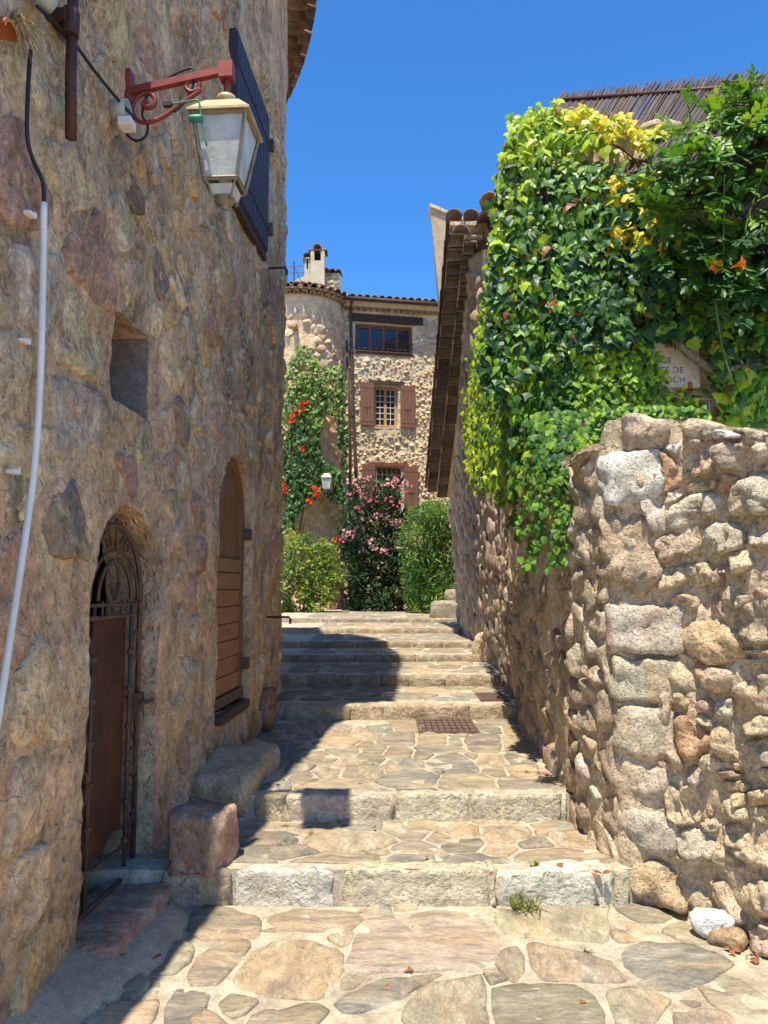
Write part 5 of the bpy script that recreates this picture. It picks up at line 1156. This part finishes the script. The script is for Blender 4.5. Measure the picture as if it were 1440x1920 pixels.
# ------------------------------------------------------------------ reed awning over the terrace
ra = empty('reed_awning', on_y(1250, 180, 6.0), 'sloping awning of dark dry reeds on poles above the terrace wall', 'awning')
TLp, TRp = on_y(1050, 184, 6.2), on_y(1440, 143, 5.3); BLp, BRp = on_y(1012, 262, 5.95), on_y(1285, 360, 5.2)
TRp = TLp+(TRp-TLp)*1.5; BRp = BLp+(BRp-BLp)*1.5
mass_v, mass_f = [], []
for k in range(520):
    f = (k+random.uniform(-.4, .4))/519; e = random.uniform(.0, .05); a = TLp.lerp(TRp, f)+V(random.uniform(-.01,.01), 0, 0); b = BLp.lerp(BRp, f); d = (a-b).normalized()
    a = a+d*random.uniform(-.02, .10)+V(random.uniform(-.02,.02), 0, random.uniform(-.012,.012)); b = b-d*random.uniform(0, .05)+V(0, random.uniform(-.01,.02), random.uniform(-.012,.012))
    mb = MB().tube([a, a.lerp(b, .5)+V(0,0,random.uniform(-.006,.006)), b], [random.uniform(.003,.0055), .0065, .0065], 5, False)
    if f < .68 and k % 6 < 5 and k < 358: mb.obj('reed', M['reed'], ra, None, True)
    else: n0 = len(mass_v); mass_v += mb.v; mass_f += [tuple(i+n0 for i in q) for q in mb.f]
for k in range(260):
    f = random.random(); a = TLp.lerp(TRp, f)+V(0, .012, .012); b = BLp.lerp(BRp, f)+V(0, .012, .012); mb = MB().tube([a, b], .0065, 4, False); n0 = len(mass_v); mass_v += mb.v; mass_f += [tuple(i+n0 for i in q) for q in mb.f]
o = obj('reed_layer', mass_v, mass_f, M['reed'], ra, None, True); o['kind'] = 'stuff'
for f in (.09, .55, .9): MB().tube([TLp.lerp(BLp, f)+V(-.05, .02, .02), TRp.lerp(BRp, f)+V(0, .02, .02)], .02, 8).obj('awning_pole', M['rustpipe'], ra, None, True)
for f in (.12, .6): P = TLp.lerp(TRp, f)+V(0, .1, 0); MB().tube([P, V(P.x, P.y, 4.5)], .025, 8).obj('awning_post', M['darkwood'], ra, None, True)
# ------------------------------------------------------------------ small wall lantern on the tower
y_ = TC.y-TR-.55; c = on_y(613, 905, y_)
wl = empty('wall_lantern', c, 'small pale wall lantern on the round tower between the climbing leaves', 'lantern')
z = lambda py: on_y(613, py, y_).z
MB().lathe((c.x, c.y, z(893)), [(.02, .06), (.05, .04), (.05, .0)], 10).frustum((c.x, c.y, 0), .135, .06, z(896), z(888), ax3).obj('lantern_roof', M['lamproof'], wl)
for k in range(4):
    cc, s = [(1,0),(0,1),(-1,0),(0,-1)][k]; n = LN*cc+LD*s; t = LN*(-s)+LD*cc; ctr = V(c.x, c.y, 0); q = [ctr+n*h+t*(i*h)+UZ*zz for h, zz, i in ((.075, z(917), -1), (.075, z(917), 1), (.115, z(897), 1), (.115, z(897), -1))]
    MB().hexa(q+[p-n*.006 for p in q]).obj('glass_pane', M['lampglass'], wl); MB().tube([q[1], q[2]], .01, 4).obj('corner_bar', M['white'], wl)
MB().lathe((c.x, c.y, z(917)), [(.03, -.06), (.08, -.01), (.08, 0)], 8).obj('bottom_cap', M['lampmetal'], wl)
MB().tube([V(c.x, c.y, z(918)), V(c.x, c.y+.15, z(924)), V(c.x, TC.y-TR+.1, z(924))], .018, 6).obj('lantern_arm', M['iron'], wl)
# ------------------------------------------------------------------ leaves
def fan(outline, ctr): return [ctr]+outline, [(0, i+1, (i+1) % len(outline)+1) for i in range(len(outline))]
def tpl(out, ctr, fold=.12, droop=.15):
    v, f = fan([(x, y) for x, y in out], ctr); return np.array([(x, y, -fold*abs(x)*1.4-droop*y*y+.02) for x, y in v], float), f
IVY = tpl([(0,0),(.16,.10),(.40,.06),(.56,-.22),(.36,-.30),(.26,-.48),(.12,-.72),(0,-1.0),(-.12,-.72),(-.26,-.48),(-.36,-.30),(-.56,-.22),(-.40,.06),(-.16,.10)], (0,-.34))
IVY2 = tpl([(0,0),(.2,.12),(.46,.0),(.50,-.30),(.34,-.55),(.14,-.8),(0,-.96),(-.14,-.8),(-.34,-.55),(-.50,-.30),(-.46,.0),(-.2,.12)], (0,-.4))
IVA = tpl([(0,0),(.18,.10),(.44,.03),(.60,-.26),(.36,-.32),(.30,-.50),(.10,-.78),(-.03,-1.0),(-.15,-.70),(-.24,-.44),(-.34,-.28),(-.50,-.16),(-.36,.08),(-.14,.10)], (0,-.34), .32, .45)
IVB = tpl([(0,0),(.14,.12),(.36,.10),(.48,-.18),(.34,-.26),(.28,-.50),(.14,-.74),(.05,-.98),(-.10,-.72),(-.28,-.52),(-.40,-.32),(-.58,-.28),(-.42,.02),(-.18,.10)], (0,-.34), -.1, .3)
RND = tpl([(0,0),(.28,.06),(.44,-.22),(.36,-.55),(.14,-.84),(0,-.95),(-.14,-.84),(-.36,-.55),(-.44,-.22),(-.28,.06)], (0,-.42), .25, .1)
LAN = tpl([(0,0),(.10,-.2),(.13,-.5),(.08,-.8),(0,-1.0),(-.08,-.8),(-.13,-.5),(-.10,-.2)], (0,-.5), .3, .2)
NAR = tpl([(0,0),(.06,-.25),(.065,-.6),(0,-1.0),(-.065,-.6),(-.06,-.25)], (0,-.5), .3, .2)
def pinnate(nl=4, leaf=LAN):
    vs, fs = [], []
    def put(P, ang, L):
        v, f = leaf; c, s = math.cos(ang), math.sin(ang); n = len(vs)
        for x, y, z in v: vs.append((P[0]+L*(x*1.5*c-y*s), P[1]+L*(x*1.5*s+y*c), P[2]+z*L+random.uniform(-.01,.01)))
        fs.extend([tuple(i+n for i in q) for q in f])
    for k in range(nl):
        y = -.18-.62*k/nl
        for sgn in (1, -1): put((0, y, -.15*y*y), sgn*random.uniform(.75, 1.15), random.uniform(.30, .40))
    put((0, -.78, -.1), 0, .42); n = len(vs)
    vs.extend([(-.008,0,0),(.008,0,0),(.005,-.8,-.1),(-.005,-.8,-.1)]); fs.append((n,n+1,n+2,n+3))
    return np.array(vs, float), fs
PIN = [pinnate() for _ in range(4)]
def basis(tip, nrm):
    y = -tip.normalized(); x = y.cross(nrm)
    x = x.normalized() if x.length > 1e-6 else V(1,0,0); z = x.cross(y); return np.array([x, y, z])   # rows
class Leaves:
    """leaves gathered with place, turn, size, colour; the largest 290 become parts, the rest one mass"""
    def __init__(s, tpls): s.t = tpls; s.i = []
    def add(s, P, tip, nrm, size, col, k=None): s.i.append((Vector(P), basis(tip, nrm), size, col, random.randrange(len(s.t)) if k is None else k))
    def build(s, root, name, m1, m2, single=290, massname='foliage', rank=None):
        from mathutils import Matrix
        def seen(e):
            x, y = proj(e[0]); v = 0 <= x <= 1440 and 0 <= y <= 1920
            return -(e[2]/max(.5, (e[0]-EYE).length))*(1 if v else .01)*(rank(e) if rank else 1)
        it = sorted(s.i, key=seen); ms = [mesh(name, v, f, M[m1], False) for v, f in s.t]
        for P, b, sz, c, k in it[:single]:
            o = bpy.data.objects.new(name, ms[k]); o.color = (*c, 1); link(o, root, P)
            o.rotation_euler = Matrix([tuple(r) for r in b]).transposed().to_euler(); o.scale = (sz, sz, sz)
        rest = it[single:]
        if rest:
            vs, fs, cs = [], [], []; n = 0
            for P, b, sz, c, k in rest:
                v, f = s.t[k]; w = (v*sz) @ b + np.array(P); vs.append(w); fs += [tuple(i+n for i in q) for q in f]; n += len(v); cs.append(np.tile(c, (len(v), 1)))
            o = colored(massname, np.vstack(vs), fs, np.vstack(cs), M[m2], root, WPOS[root.name], False); return o
def rv(k=1.0): return V(random.gauss(0, k), random.gauss(0, k), random.gauss(0, k))
YEL, YG, LG, MG, DG, BG = [lin(c) for c in ((222,196,24),(172,192,38),(124,160,44),(80,122,42),(48,86,36),(44,80,46))]
# ---- big leaved ivy on the terrace wall and round onto the alley face
iv = empty('boston_ivy', (1.4, 5.4, 2.4), 'large lobed ivy, edge leaves coloured yellow green for light shining through, covering the upper right wall', 'climber')
IVP = [(950,275),(962,245),(985,212),(1030,196),(1070,212),(1105,255),(1150,275),(1215,305),(1238,350),(1228,450),(1300,465),(1440,470),(1440,690),(1390,660),(1330,700),(1300,640),(1215,655),(1190,645),(1120,645),(1060,650),(1000,700),(940,760),(905,700),(925,500)]
def stripe(px, py): return (1050 < px < 1252) and abs(py-(208+(px-1050)*.27+12*math.sin(px*.09))) < 17
lv = Leaves([IVY, IVY2, IVA, IVB, IVA])
n_ = 0
while n_ < 6000:
    px, py = random.uniform(900, 1450), random.uniform(170, 800)
    if mnoise.noise(V(px*.021, py*.021, 5)) > .34 and random.random() < .85: continue
    main = inpoly(px+random.gauss(0,9), py+random.gauss(0,9), IVP); st = stripe(px, py); low = px > 1345 and 690 < py < 800
    if not (main or st or low): continue
    if main and 1222 < px < 1330 and 640 < py < 730: continue
    if 1050 < px < 1230 and 268 < py < 345 and random.random() < .93 and abs(py-(255+(px-1050)*.33)) < 30 and px > 1080: continue
    n_ += 1; dep = random.random()**2
    P = on_y(px, py, 5.30-.14*(1-dep)+.16*dep-(.12 if px < 1000 else 0)); P.z += random.uniform(-.03, .03)
    nr = (V(-.25, -1, .75)+rv(.42)).normalized(); tip = (V(random.uniform(-.7,.7), -.4, -1)+rv(.28))
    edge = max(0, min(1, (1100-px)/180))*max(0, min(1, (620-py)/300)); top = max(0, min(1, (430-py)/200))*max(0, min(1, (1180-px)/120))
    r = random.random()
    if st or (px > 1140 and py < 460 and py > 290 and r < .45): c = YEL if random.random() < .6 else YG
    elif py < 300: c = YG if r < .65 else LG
    elif r < edge*.8: c = YG if r < edge*.3 else LG  # light through the upper left leaves put into their colour
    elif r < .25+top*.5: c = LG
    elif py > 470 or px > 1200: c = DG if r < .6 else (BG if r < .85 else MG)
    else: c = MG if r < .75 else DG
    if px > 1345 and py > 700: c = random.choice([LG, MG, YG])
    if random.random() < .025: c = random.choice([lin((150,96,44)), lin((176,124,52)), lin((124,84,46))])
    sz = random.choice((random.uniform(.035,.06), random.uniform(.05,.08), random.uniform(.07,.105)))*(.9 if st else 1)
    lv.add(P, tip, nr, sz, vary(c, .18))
n_ = 0                                              # alley side, a thick mass that grows away from the wall
AP = [(958,250),(1005,640),(985,905),(950,930),(905,905),(885,905),(872,790),(884,690),(905,580),(925,480),(938,330)]
while n_ < 4200:
    px, py = random.uniform(865, 1015), random.uniform(240, 935)
    if not inpoly(px+random.gauss(0,7), py+random.gauss(0,12), AP): continue
    q = ray(px, py); t = .72/(q.x-.027*q.y) if q.x > .027*q.y+1e-4 else 99
    dep = random.random(); P = EYE+q*t
    if not 5.0 < P.y < 9.4: P = EYE+q*(min(max(P.y, 5.1), 9.2)/q.y)
    n_ += 1; P += q*random.uniform(-.05, .6)*dep
    nr = (V(-.9, -.45, .6)+rv(.3)).normalized(); tip = V(random.uniform(-.35,.2), -.3, -1)+rv(.25)
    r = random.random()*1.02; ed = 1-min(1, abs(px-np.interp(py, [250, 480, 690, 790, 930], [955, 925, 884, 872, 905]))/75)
    c = YG if r < .15+.5*ed else (LG if r < .5+.4*ed else (MG if r < .9 else DG)); lv.add(P, tip, nr, random.uniform(.045, .095), vary(c, .16))  # yellow green towards the rim stands for sunlight through the leaves
lv.build(iv, 'leaf', 'leafgl', 'leafgls', 290)
for pts in ([(1215,560),(1235,600),(1262,632),(1290,660),(1320,684),(1345,694),(1380,690),(1440,682)], ):
    P = [on_y(x, y, 5.22) for x, y in pts]; MB().tube(smoothpath([p+V(random.uniform(-.006,.006), 0, random.uniform(-.006,.006)) for p in P], 4), [.016+.012*min(1, i/12) for i in range(4*(len(P)-1)+1)], 10).obj('vine_trunk', M['bark'], iv, None, True)
for pts in ([(1235,600),(1180,520),(1150,430),(1130,330)], [(1220,580),(1120,500),(1040,420),(1000,300)], [(1150,270),(1190,300),(1220,360),(1215,440)], [(1340,690),(1350,620),(1370,520)]):
    MB().tube(smoothpath([on_y(x, y, 5.4) for x, y in pts], 4), .008, 6).obj('vine_stem', M['twig'], iv, None, True)
# ---- small leaved creeper hanging over the low wall
sc = empty('hanging_creeper', (1.2, 4.9, 2.4), 'small leaved green creeper spilling over the low wall in hanging strands', 'climber')
lv = Leaves([RND, RND, IVY2, IVA])
SCP = [(1010,650),(1060,640),(1130,640),(1200,648),(1225,665),(1238,712),(1228,745),(1240,752),(1300,750),(1322,775),(1300,785),(1175,785),(1165,830),(1130,850),(1105,830),(1085,850),(1062,900),(1035,905),(1000,850),(990,760)]
n_ = 0
while n_ < 2600:
    px, py = random.uniform(985, 1330), random.uniform(636, 945)
    if not inpoly(px+random.gauss(0,13), py+random.gauss(0,16), SCP): continue
    n_ += 1; dep = random.random()**1.5
    y = (5.22 if py < 770 else np.interp(py, [770, 830, 1000], [5.05, 4.72, 4.6]))+.14*dep
    if px > 1110 and py > 760: y = min(y, 4.6)
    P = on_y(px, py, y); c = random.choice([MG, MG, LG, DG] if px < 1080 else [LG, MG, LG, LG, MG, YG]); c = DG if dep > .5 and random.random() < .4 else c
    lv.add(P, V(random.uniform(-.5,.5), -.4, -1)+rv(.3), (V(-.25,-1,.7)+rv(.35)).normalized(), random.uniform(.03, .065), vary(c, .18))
STR = [[(1020,840),(1012,930),(1004,1000),(1000,1030)],[(1100,840),(1098,900),(1104,950)],[(985,870),(978,950),(972,1010)],[(1000,850),(990,930),(984,1000)],[(1062,880),(1064,960),(1058,1020)],[(1052,880),(1048,950),(1040,1010),(1030,1060)],[(1040,900),(1022,980),(1000,1040),(988,1060)],[(1065,880),(1085,920),(1070,950),(1050,965)],[(1030,900),(1015,950),(1005,1000)],[(1045,900),(1046,980),(1050,1050)],[(1140,830),(1150,860),(1152,880)],[(1010,900),(1000,960)],[(1075,860),(1092,900),(1088,930)],[(968,900),(964,960),(960,985)],[(940,900),(936,950)]]
for s_ in STR:
    P = smoothpath([on_y(x, y, 4.58 if x > 975 else 5.6) for x, y in s_], 6); MB().tube(P, .003, 5).obj('vine_stem', M['twig'], sc, None, True)
    for p in P:
        for _ in range(3 if s_[0][0] > 1000 else 2): lv.add(p+rv(.016), V(random.uniform(-.6,.6), -.3, -1)+rv(.3), (V(-.25,-1,.7)+rv(.4)).normalized(), random.uniform(.028, .052), vary(random.choice([MG, LG, MG, MG]), .18))
lv.build(sc, 'leaf', 'leaf', 'leafs', 290)
for pts in ([(1240,735),(1275,745),(1330,748),(1345,746)], [(1330,748),(1330,790)], [(1358,740),(1357,795)], [(1262,640),(1263,690),(1255,720),(1258,735)], [(1263,690),(1270,712)], [(1090,640),(1080,720),(1070,820)], [(1170,680),(1150,760),(1140,830)]):
    MB().tube(smoothpath([on_y(x, y, 5.26) for x, y in pts], 4), .004, 5).obj('dry_stem', M['drygrass'], sc, None, True)
# ---- trumpet vine, upper right
tv = empty('trumpet_vine', (2.3, 5.0, 2.6), 'dark green trumpet vine with feathery leaves and two orange flowers at upper right', 'climber')
lv = Leaves(PIN)
TVP = [(1440,165),(1380,175),(1345,195),(1300,225),(1268,255),(1235,310),(1210,370),(1235,430),(1262,480),(1300,500),(1330,560),(1440,590)]
n_ = 0
while n_ < 640:
    px, py = random.uniform(1200, 1560), random.uniform(165, 600)
    if px < 1440 and not inpoly(px+random.gauss(0,14), py+random.gauss(0,14), TVP): continue
    n_ += 1; dep = random.random()**1.3; P = on_y(px, py, 4.85+.5*dep); r = random.random()
    c = (MG if r < .6 else LG if r < .85 else DG) if py < 430 else (MG if r < .35 else DG)
    out = V(random.uniform(-.9,.6), -.6, random.uniform(-.9,.35)); lv.add(P, out+rv(.2), (V(-.1,-.6,1)+rv(.35)).normalized(), random.uniform(.16, .27), vary(c, .18))
for px, py in ((1388,168),(1378,190),(1345,205),(1300,240),(1270,262),(1240,330),(1215,385),(1400,178),(1425,170),(1330,218)):
    for _ in range(4): lv.add(on_y(px+random.uniform(-8,8), py+random.uniform(0,10), 4.95), V(random.uniform(-.8,.8), -.4, random.uniform(-.7,.8)), (V(0,-.7,1)+rv(.3)).normalized(), random.uniform(.14,.2), vary(random.choice([MG, LG]), .15))
lv.build(tv, 'leaf', 'leafgl', 'leafgls', 290)
for pts in ([(1358,330),(1357,420),(1356,495)], [(1340,560),(1352,640),(1365,690),(1375,720)], [(1420,200),(1380,260),(1340,330)], [(1440,300),(1400,420),(1390,520)]):
    MB().tube(smoothpath([on_y(x, y, 4.82) for x, y in pts], 4), .005, 6).obj('vine_stem', M['leaf'], tv, None, True, lin((110,130,60)))
def trumpet(P, d, L, R, col, root, nm='flower', m='petal'):
    x = d.normalized(); u = x.cross(UZ).normalized(); w = u.cross(x); vs, fs = [], []; n = 10
    for i, (f, r) in enumerate(((0,.10),(.35,.2),(.7,.42),(.9,.75),(1.0,1.25))):
        for k in range(n): a = 2*math.pi*k/n; rr_ = R*r*(1+(.25*math.cos(5*a) if i == 4 else 0)); vs.append(P+x*(L*f)+(u*math.cos(a)+w*math.sin(a))*rr_)
    fs = [(i*n+k, i*n+(k+1)%n, (i+1)*n+(k+1)%n, (i+1)*n+k) for i in range(4) for k in range(n)]
    return obj(nm, vs, fs, M[m], root, P, True, col)
ORG = lin((250,140,20))
for px, py, d in ((1352,495,V(-.5,-.5,-.35)),(1368,503,V(.45,-.5,.05))): trumpet(on_y(px, py, 4.8), d, .09, .034, ORG, tv)
# ---- far plants by the tower and facade
tc = empty('tower_creeper', (TC.x, TC.y-TR-.2, 1.0), 'green creeper with red orange flowers climbing the round tower', 'climber')
lv = Leaves([PIN[0], PIN[1]]); lf2 = Leaves([LAN, IVY2]); y0 = TC.y-TR-.25
TCP = [[(535,690),(560,640),(575,645),(600,690),(640,680),(650,720),(645,790),(610,770),(580,800),(535,780)],[(520,760),(610,770),(600,820),(580,860),(560,950),(548,1000),(518,1000)],[(600,860),(640,880),(650,950),(620,940),(590,900),(575,930),(560,900),(580,850)],[(565,645),(580,650),(640,740),(620,760),(560,700)],[(535,800),(590,800),(620,900),(560,960),(530,960)],[(630,780),(655,800),(650,900),(640,860)]]
n_ = 0
while n_ < 4300:
    px, py = random.uniform(510, 660), random.uniform(640, 1010)
    if not any(inpoly(px, py, q) for q in TCP): continue
    n_ += 1; rx = (px-560)/90; yb = y0+.5*max(0, rx)**2*.8; P = on_y(px, py, yb-random.uniform(0, .35)); r = random.random()
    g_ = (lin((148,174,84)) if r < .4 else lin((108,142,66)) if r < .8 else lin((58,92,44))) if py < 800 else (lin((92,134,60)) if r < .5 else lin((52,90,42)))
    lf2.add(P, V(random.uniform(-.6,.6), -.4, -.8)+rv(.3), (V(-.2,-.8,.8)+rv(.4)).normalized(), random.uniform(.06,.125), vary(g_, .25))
lf2.build(tc, 'leaf', 'leaf', 'leafs', 0)
for pts in ([(575,650),(600,720),(600,800),(580,900),(560,1000)], [(640,690),(635,780),(640,880)], [(560,680),(550,800),(535,950)]): MB().tube(smoothpath([on_y(x, y, y0+.05) for x, y in pts], 4), .02, 6).obj('vine_stem', M['twig'], tc, None, True)
RO = lin((236,74,36))
def fcluster(px, py, y, n, sp, root, col, L=.1, R=.05):
    for k in range(n):
        P = on_y(px, py, y)+V(random.uniform(-sp,sp), random.uniform(-sp,sp)*.5, random.uniform(-sp,sp)); trumpet(P, V(random.uniform(-1,1), -.7, random.uniform(-.4,.8)), L, R, vary(col, .12), root)
for px, py, n in ((575,760,5),(557,772,3),(551,787,4),(572,846,2),(529,916,4),(594,925,5),(583,944,4),(632,1018,3),(526,1017,3)): fcluster(px, py, y0-.3, n, .09, tc, RO)
# generic bush
def bush(name, lab, cat, poly, y, n, t, size, cols, tipf, m=('leaf','leafs'), depth=.8, single=0, stems=6, base=None, dens=None, rad=None, grp=None):
    ctr = (sum(p[0] for p in poly)/len(poly), max(p[1] for p in poly)); B_ = on_y(ctr[0], ctr[1], y); B_.z = ground_z(y) if base is None else base
    r = empty(name, B_, lab, cat, grp); L = Leaves(t); xs = [p[0] for p in poly]; ys = [p[1] for p in poly]; k = 0; cl = []
    while len(cl) < n/22:
        px, py = random.uniform(min(xs), max(xs)), random.uniform(min(ys), max(ys))
        if inpoly(px, py, poly): cl.append((on_y(px, py, y+random.uniform(-.5, .5)*depth), random.random()))
    for C, tone in cl:
        cr = random.uniform(.10, .22)*(rad or 1)
        for _ in range(22):
            d = rv(1).normalized(); P = C+d*cr*random.random()**.5; c = cols[min(len(cols)-1, int((tone*.6+random.random()*.4)*len(cols)))]
            L.add(P, tipf(d), (V(0,-.5,1)+rv(.45)).normalized(), random.uniform(*size), vary(c, .18))
    L.build(r, 'leaf', m[0], m[1], single)
    for s in range(stems):
        px, py = random.choice([(random.uniform(min(xs), max(xs)), random.uniform(min(ys), max(ys)*.5+min(ys)*.5)) for _ in range(3)]); P = on_y(px, py, y)
        if not inpoly(px, py, poly): P = on_y(ctr[0], (min(ys)+max(ys))/2, y)
        b0 = B_+V(random.uniform(-.25,.25), random.uniform(-.1,.1), 0); MB().tube(smoothpath([b0, b0.lerp(P, .5)+V(0,0,.1), P], 4), [.02]*4+[.012]*4+[.006], 6).obj('stem', M['twig'], r, None, True)
    return r
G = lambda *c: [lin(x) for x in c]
bush('yellow_shrub', 'yellow green arching shrub at the foot of the round tower', 'shrub', [(518,1010),(545,1000),(580,1005),(625,1020),(645,1060),(630,1110),(600,1145),(560,1152),(516,1150)], 18.6, 5200, [LAN, RND], (.05,.10), G((184,180,60),(144,162,56),(116,142,52),(84,116,42),(52,82,32)), lambda d: d+V(0,-.2,-.3)+rv(.3), depth=1.0, stems=10)
for k in range(26):
    pass
ol = bush('oleander', 'tall oleander bush with pink flower clusters in front of the lower window', 'shrub', [(668,915),(690,905),(730,902),(748,915),(752,960),(760,1010),(770,1060),(768,1120),(770,1145),(660,1148),(655,1080),(645,1020),(640,990),(655,950)], 19.4, 5200, [NAR, LAN], (.14,.24), G((84,112,68),(62,92,54),(44,70,40),(28,48,28)), lambda d: d+V(0,-.3,.25)+rv(.35), depth=.9, stems=8)
PKC = lin((230,150,164))
for px, py, n in ((660,905,10),(690,900,9),(676,918,8),(720,905,10),(700,915,8),(735,908,8),(745,898,9),(655,930,6),(688,930,7),(728,938,8),(742,945,6),(690,945,6),(675,965,9),(700,965,8),(722,968,8),(668,950,6),(735,985,7),(748,980,6),(650,1000,10),(662,995,8),(645,1010,6),(690,1015,10),(702,1025,9),(715,1030,8),(725,1033,6),(683,1030,5),(765,905,5),(700,935,6),(757,915,6),(660,1008,5)):
    P0 = on_y(px, py, 18.95); vs, fs, cs = [], [], []
    for k in range(n):
        P = P0+V(random.uniform(-.11,.11), random.uniform(-.08,.08), random.uniform(-.09,.09)); d = (V(random.uniform(-1,1), -.8, random.uniform(-.2,1))).normalized(); u = d.cross(UZ).normalized(); w = u.cross(d); i0 = len(vs); vs.append(P)
        for q in range(10): a = 2*math.pi*q/10; rr_ = .046*(1 if q % 2 == 0 else .55); vs.append(P+(u*math.cos(a)+w*math.sin(a))*rr_+d*.018)
        fs += [(i0, i0+1+q, i0+1+(q+1) % 10) for q in range(10)]
    obj('flower_cluster', vs, fs, M['petal'], ol, P0, False, vary(random.choice([PKC, lin((218,120,142)), lin((236,184,188))]), .1))
bush('narrow_leaf_bush', 'upright bright green narrow leaved bush against the right wall, without flowers', 'shrub', [(760,985),(775,965),(800,950),(825,940),(842,960),(850,1020),(848,1090),(850,1140),(770,1142),(765,1080),(757,1030)], 18.0, 8500, [NAR, NAR], (.11,.20), G((160,190,84),(112,150,64),(76,116,52),(50,84,40)), lambda d: V(d.x*.8, -.4, .25+.5*d.z)+rv(.45), depth=.9, stems=8)
# undergrowth coloured dark to stand for the shadow behind the bushes
bush('shadow_hedge', 'hedge of leaves coloured dark for the shadow behind the oleander under the lower window', 'hedge', [(655,1040),(850,1040),(850,1148),(655,1148)], 20.3, 2200, [LAN, NAR], (.14,.24), G((36,54,30),(26,42,24)), lambda d: d+rv(.3), depth=.6, stems=4)
# orange pot just showing at the left
c = on_y(512, 1090, 17.8); o = MB().lathe((c.x-.1, 17.9, ground_z(17.8)), [(.15,0),(.22,.35),(.25,.42),(.25,.48),(.21,.48)], 16).obj('flower_pot', M['terra'], None, None, True); tag(o, 'orange clay pot half hidden behind the left wall beside the yellow shrub', 'pot')
# ---- dead leaves and twigs swept against the walls
lv_, lf_ = [], []
def litter(px, py, z, n, sp):
    c = on_z(px, py, z)
    for k in range(n):
        P = c+V(random.gauss(0, sp), random.gauss(0, sp*.6), .012+random.uniform(0, .012)); b = basis(V(random.uniform(-1,1), random.uniform(-1,1), random.uniform(-.2,.2)), (V(0,0,1)+rv(.4)).normalized()); v, f = random.choice([IVY, LAN, RND]); n0 = len(lv_)
        lv_.extend([Vector(q)+P for q in (v*random.uniform(.02, .045)) @ b]); lf_.extend([tuple(i+n0 for i in q) for q in f])
for a in ((1395,1790,0,14,.05),(1360,1760,0,8,.06),(285,1700,.02,10,.05),(445,1600,.17,3,.02),(1150,1640,.17,7,.06),(1090,1540,.17,8,.07),(1050,1470,.325,9,.08),(520,1470,.325,6,.1),(1000,1385,.325,8,.12),(700,1690,0,4,.2),(930,1640,.17,4,.2),(640,1560,.17,4,.3),(800,1450,.325,6,.4),(240,1790,.05,6,.12),(850,1860,0,4,.4)): litter(*a)
tag(obj('leaf_litter', lv_, lf_, M['litter'], None, (0, 4, 0), False), kind='stuff')
# ---- weeds in the paving
def tuft(c, n, h, lab, spread, cols):
    r = empty('grass_tuft', c, lab, 'grass')
    for k in range(n):
        a = random.uniform(0, 2*math.pi); d = V(math.cos(a), math.sin(a), 0)*random.uniform(.2, 1)*spread+V(0,0,h*random.uniform(.4,1)); P = c+V(random.uniform(-.4,.4)*spread, random.uniform(-.2,.2)*spread, 0); s = d.cross(UZ).normalized()*.0035; m_ = P+d*.55; e_ = P+d*1.0-V(0,0,h*.25)
        obj('blade', [P-s, P+s, m_+s*.8, m_-s*.8, e_], [(0,1,2,3),(3,2,4)], M['grass'], r, P, False, vary(random.choice(cols), .2))
tuft(on_z(985, 1703, 0.005), 60, .16, 'grass tuft growing at the foot of the first step', .17, G((132,140,70),(176,164,110),(96,120,54)))
tuft(on_z(1003, 1625, .17), 16, .05, 'tiny green weed on the edge of the first step', .05, G((80,110,50),(100,130,60)))
tuft(on_z(1100, 1786, .0), 14, .03, 'tiny green weed in a joint of the front paving', .04, G((80,110,50),(100,130,60)))
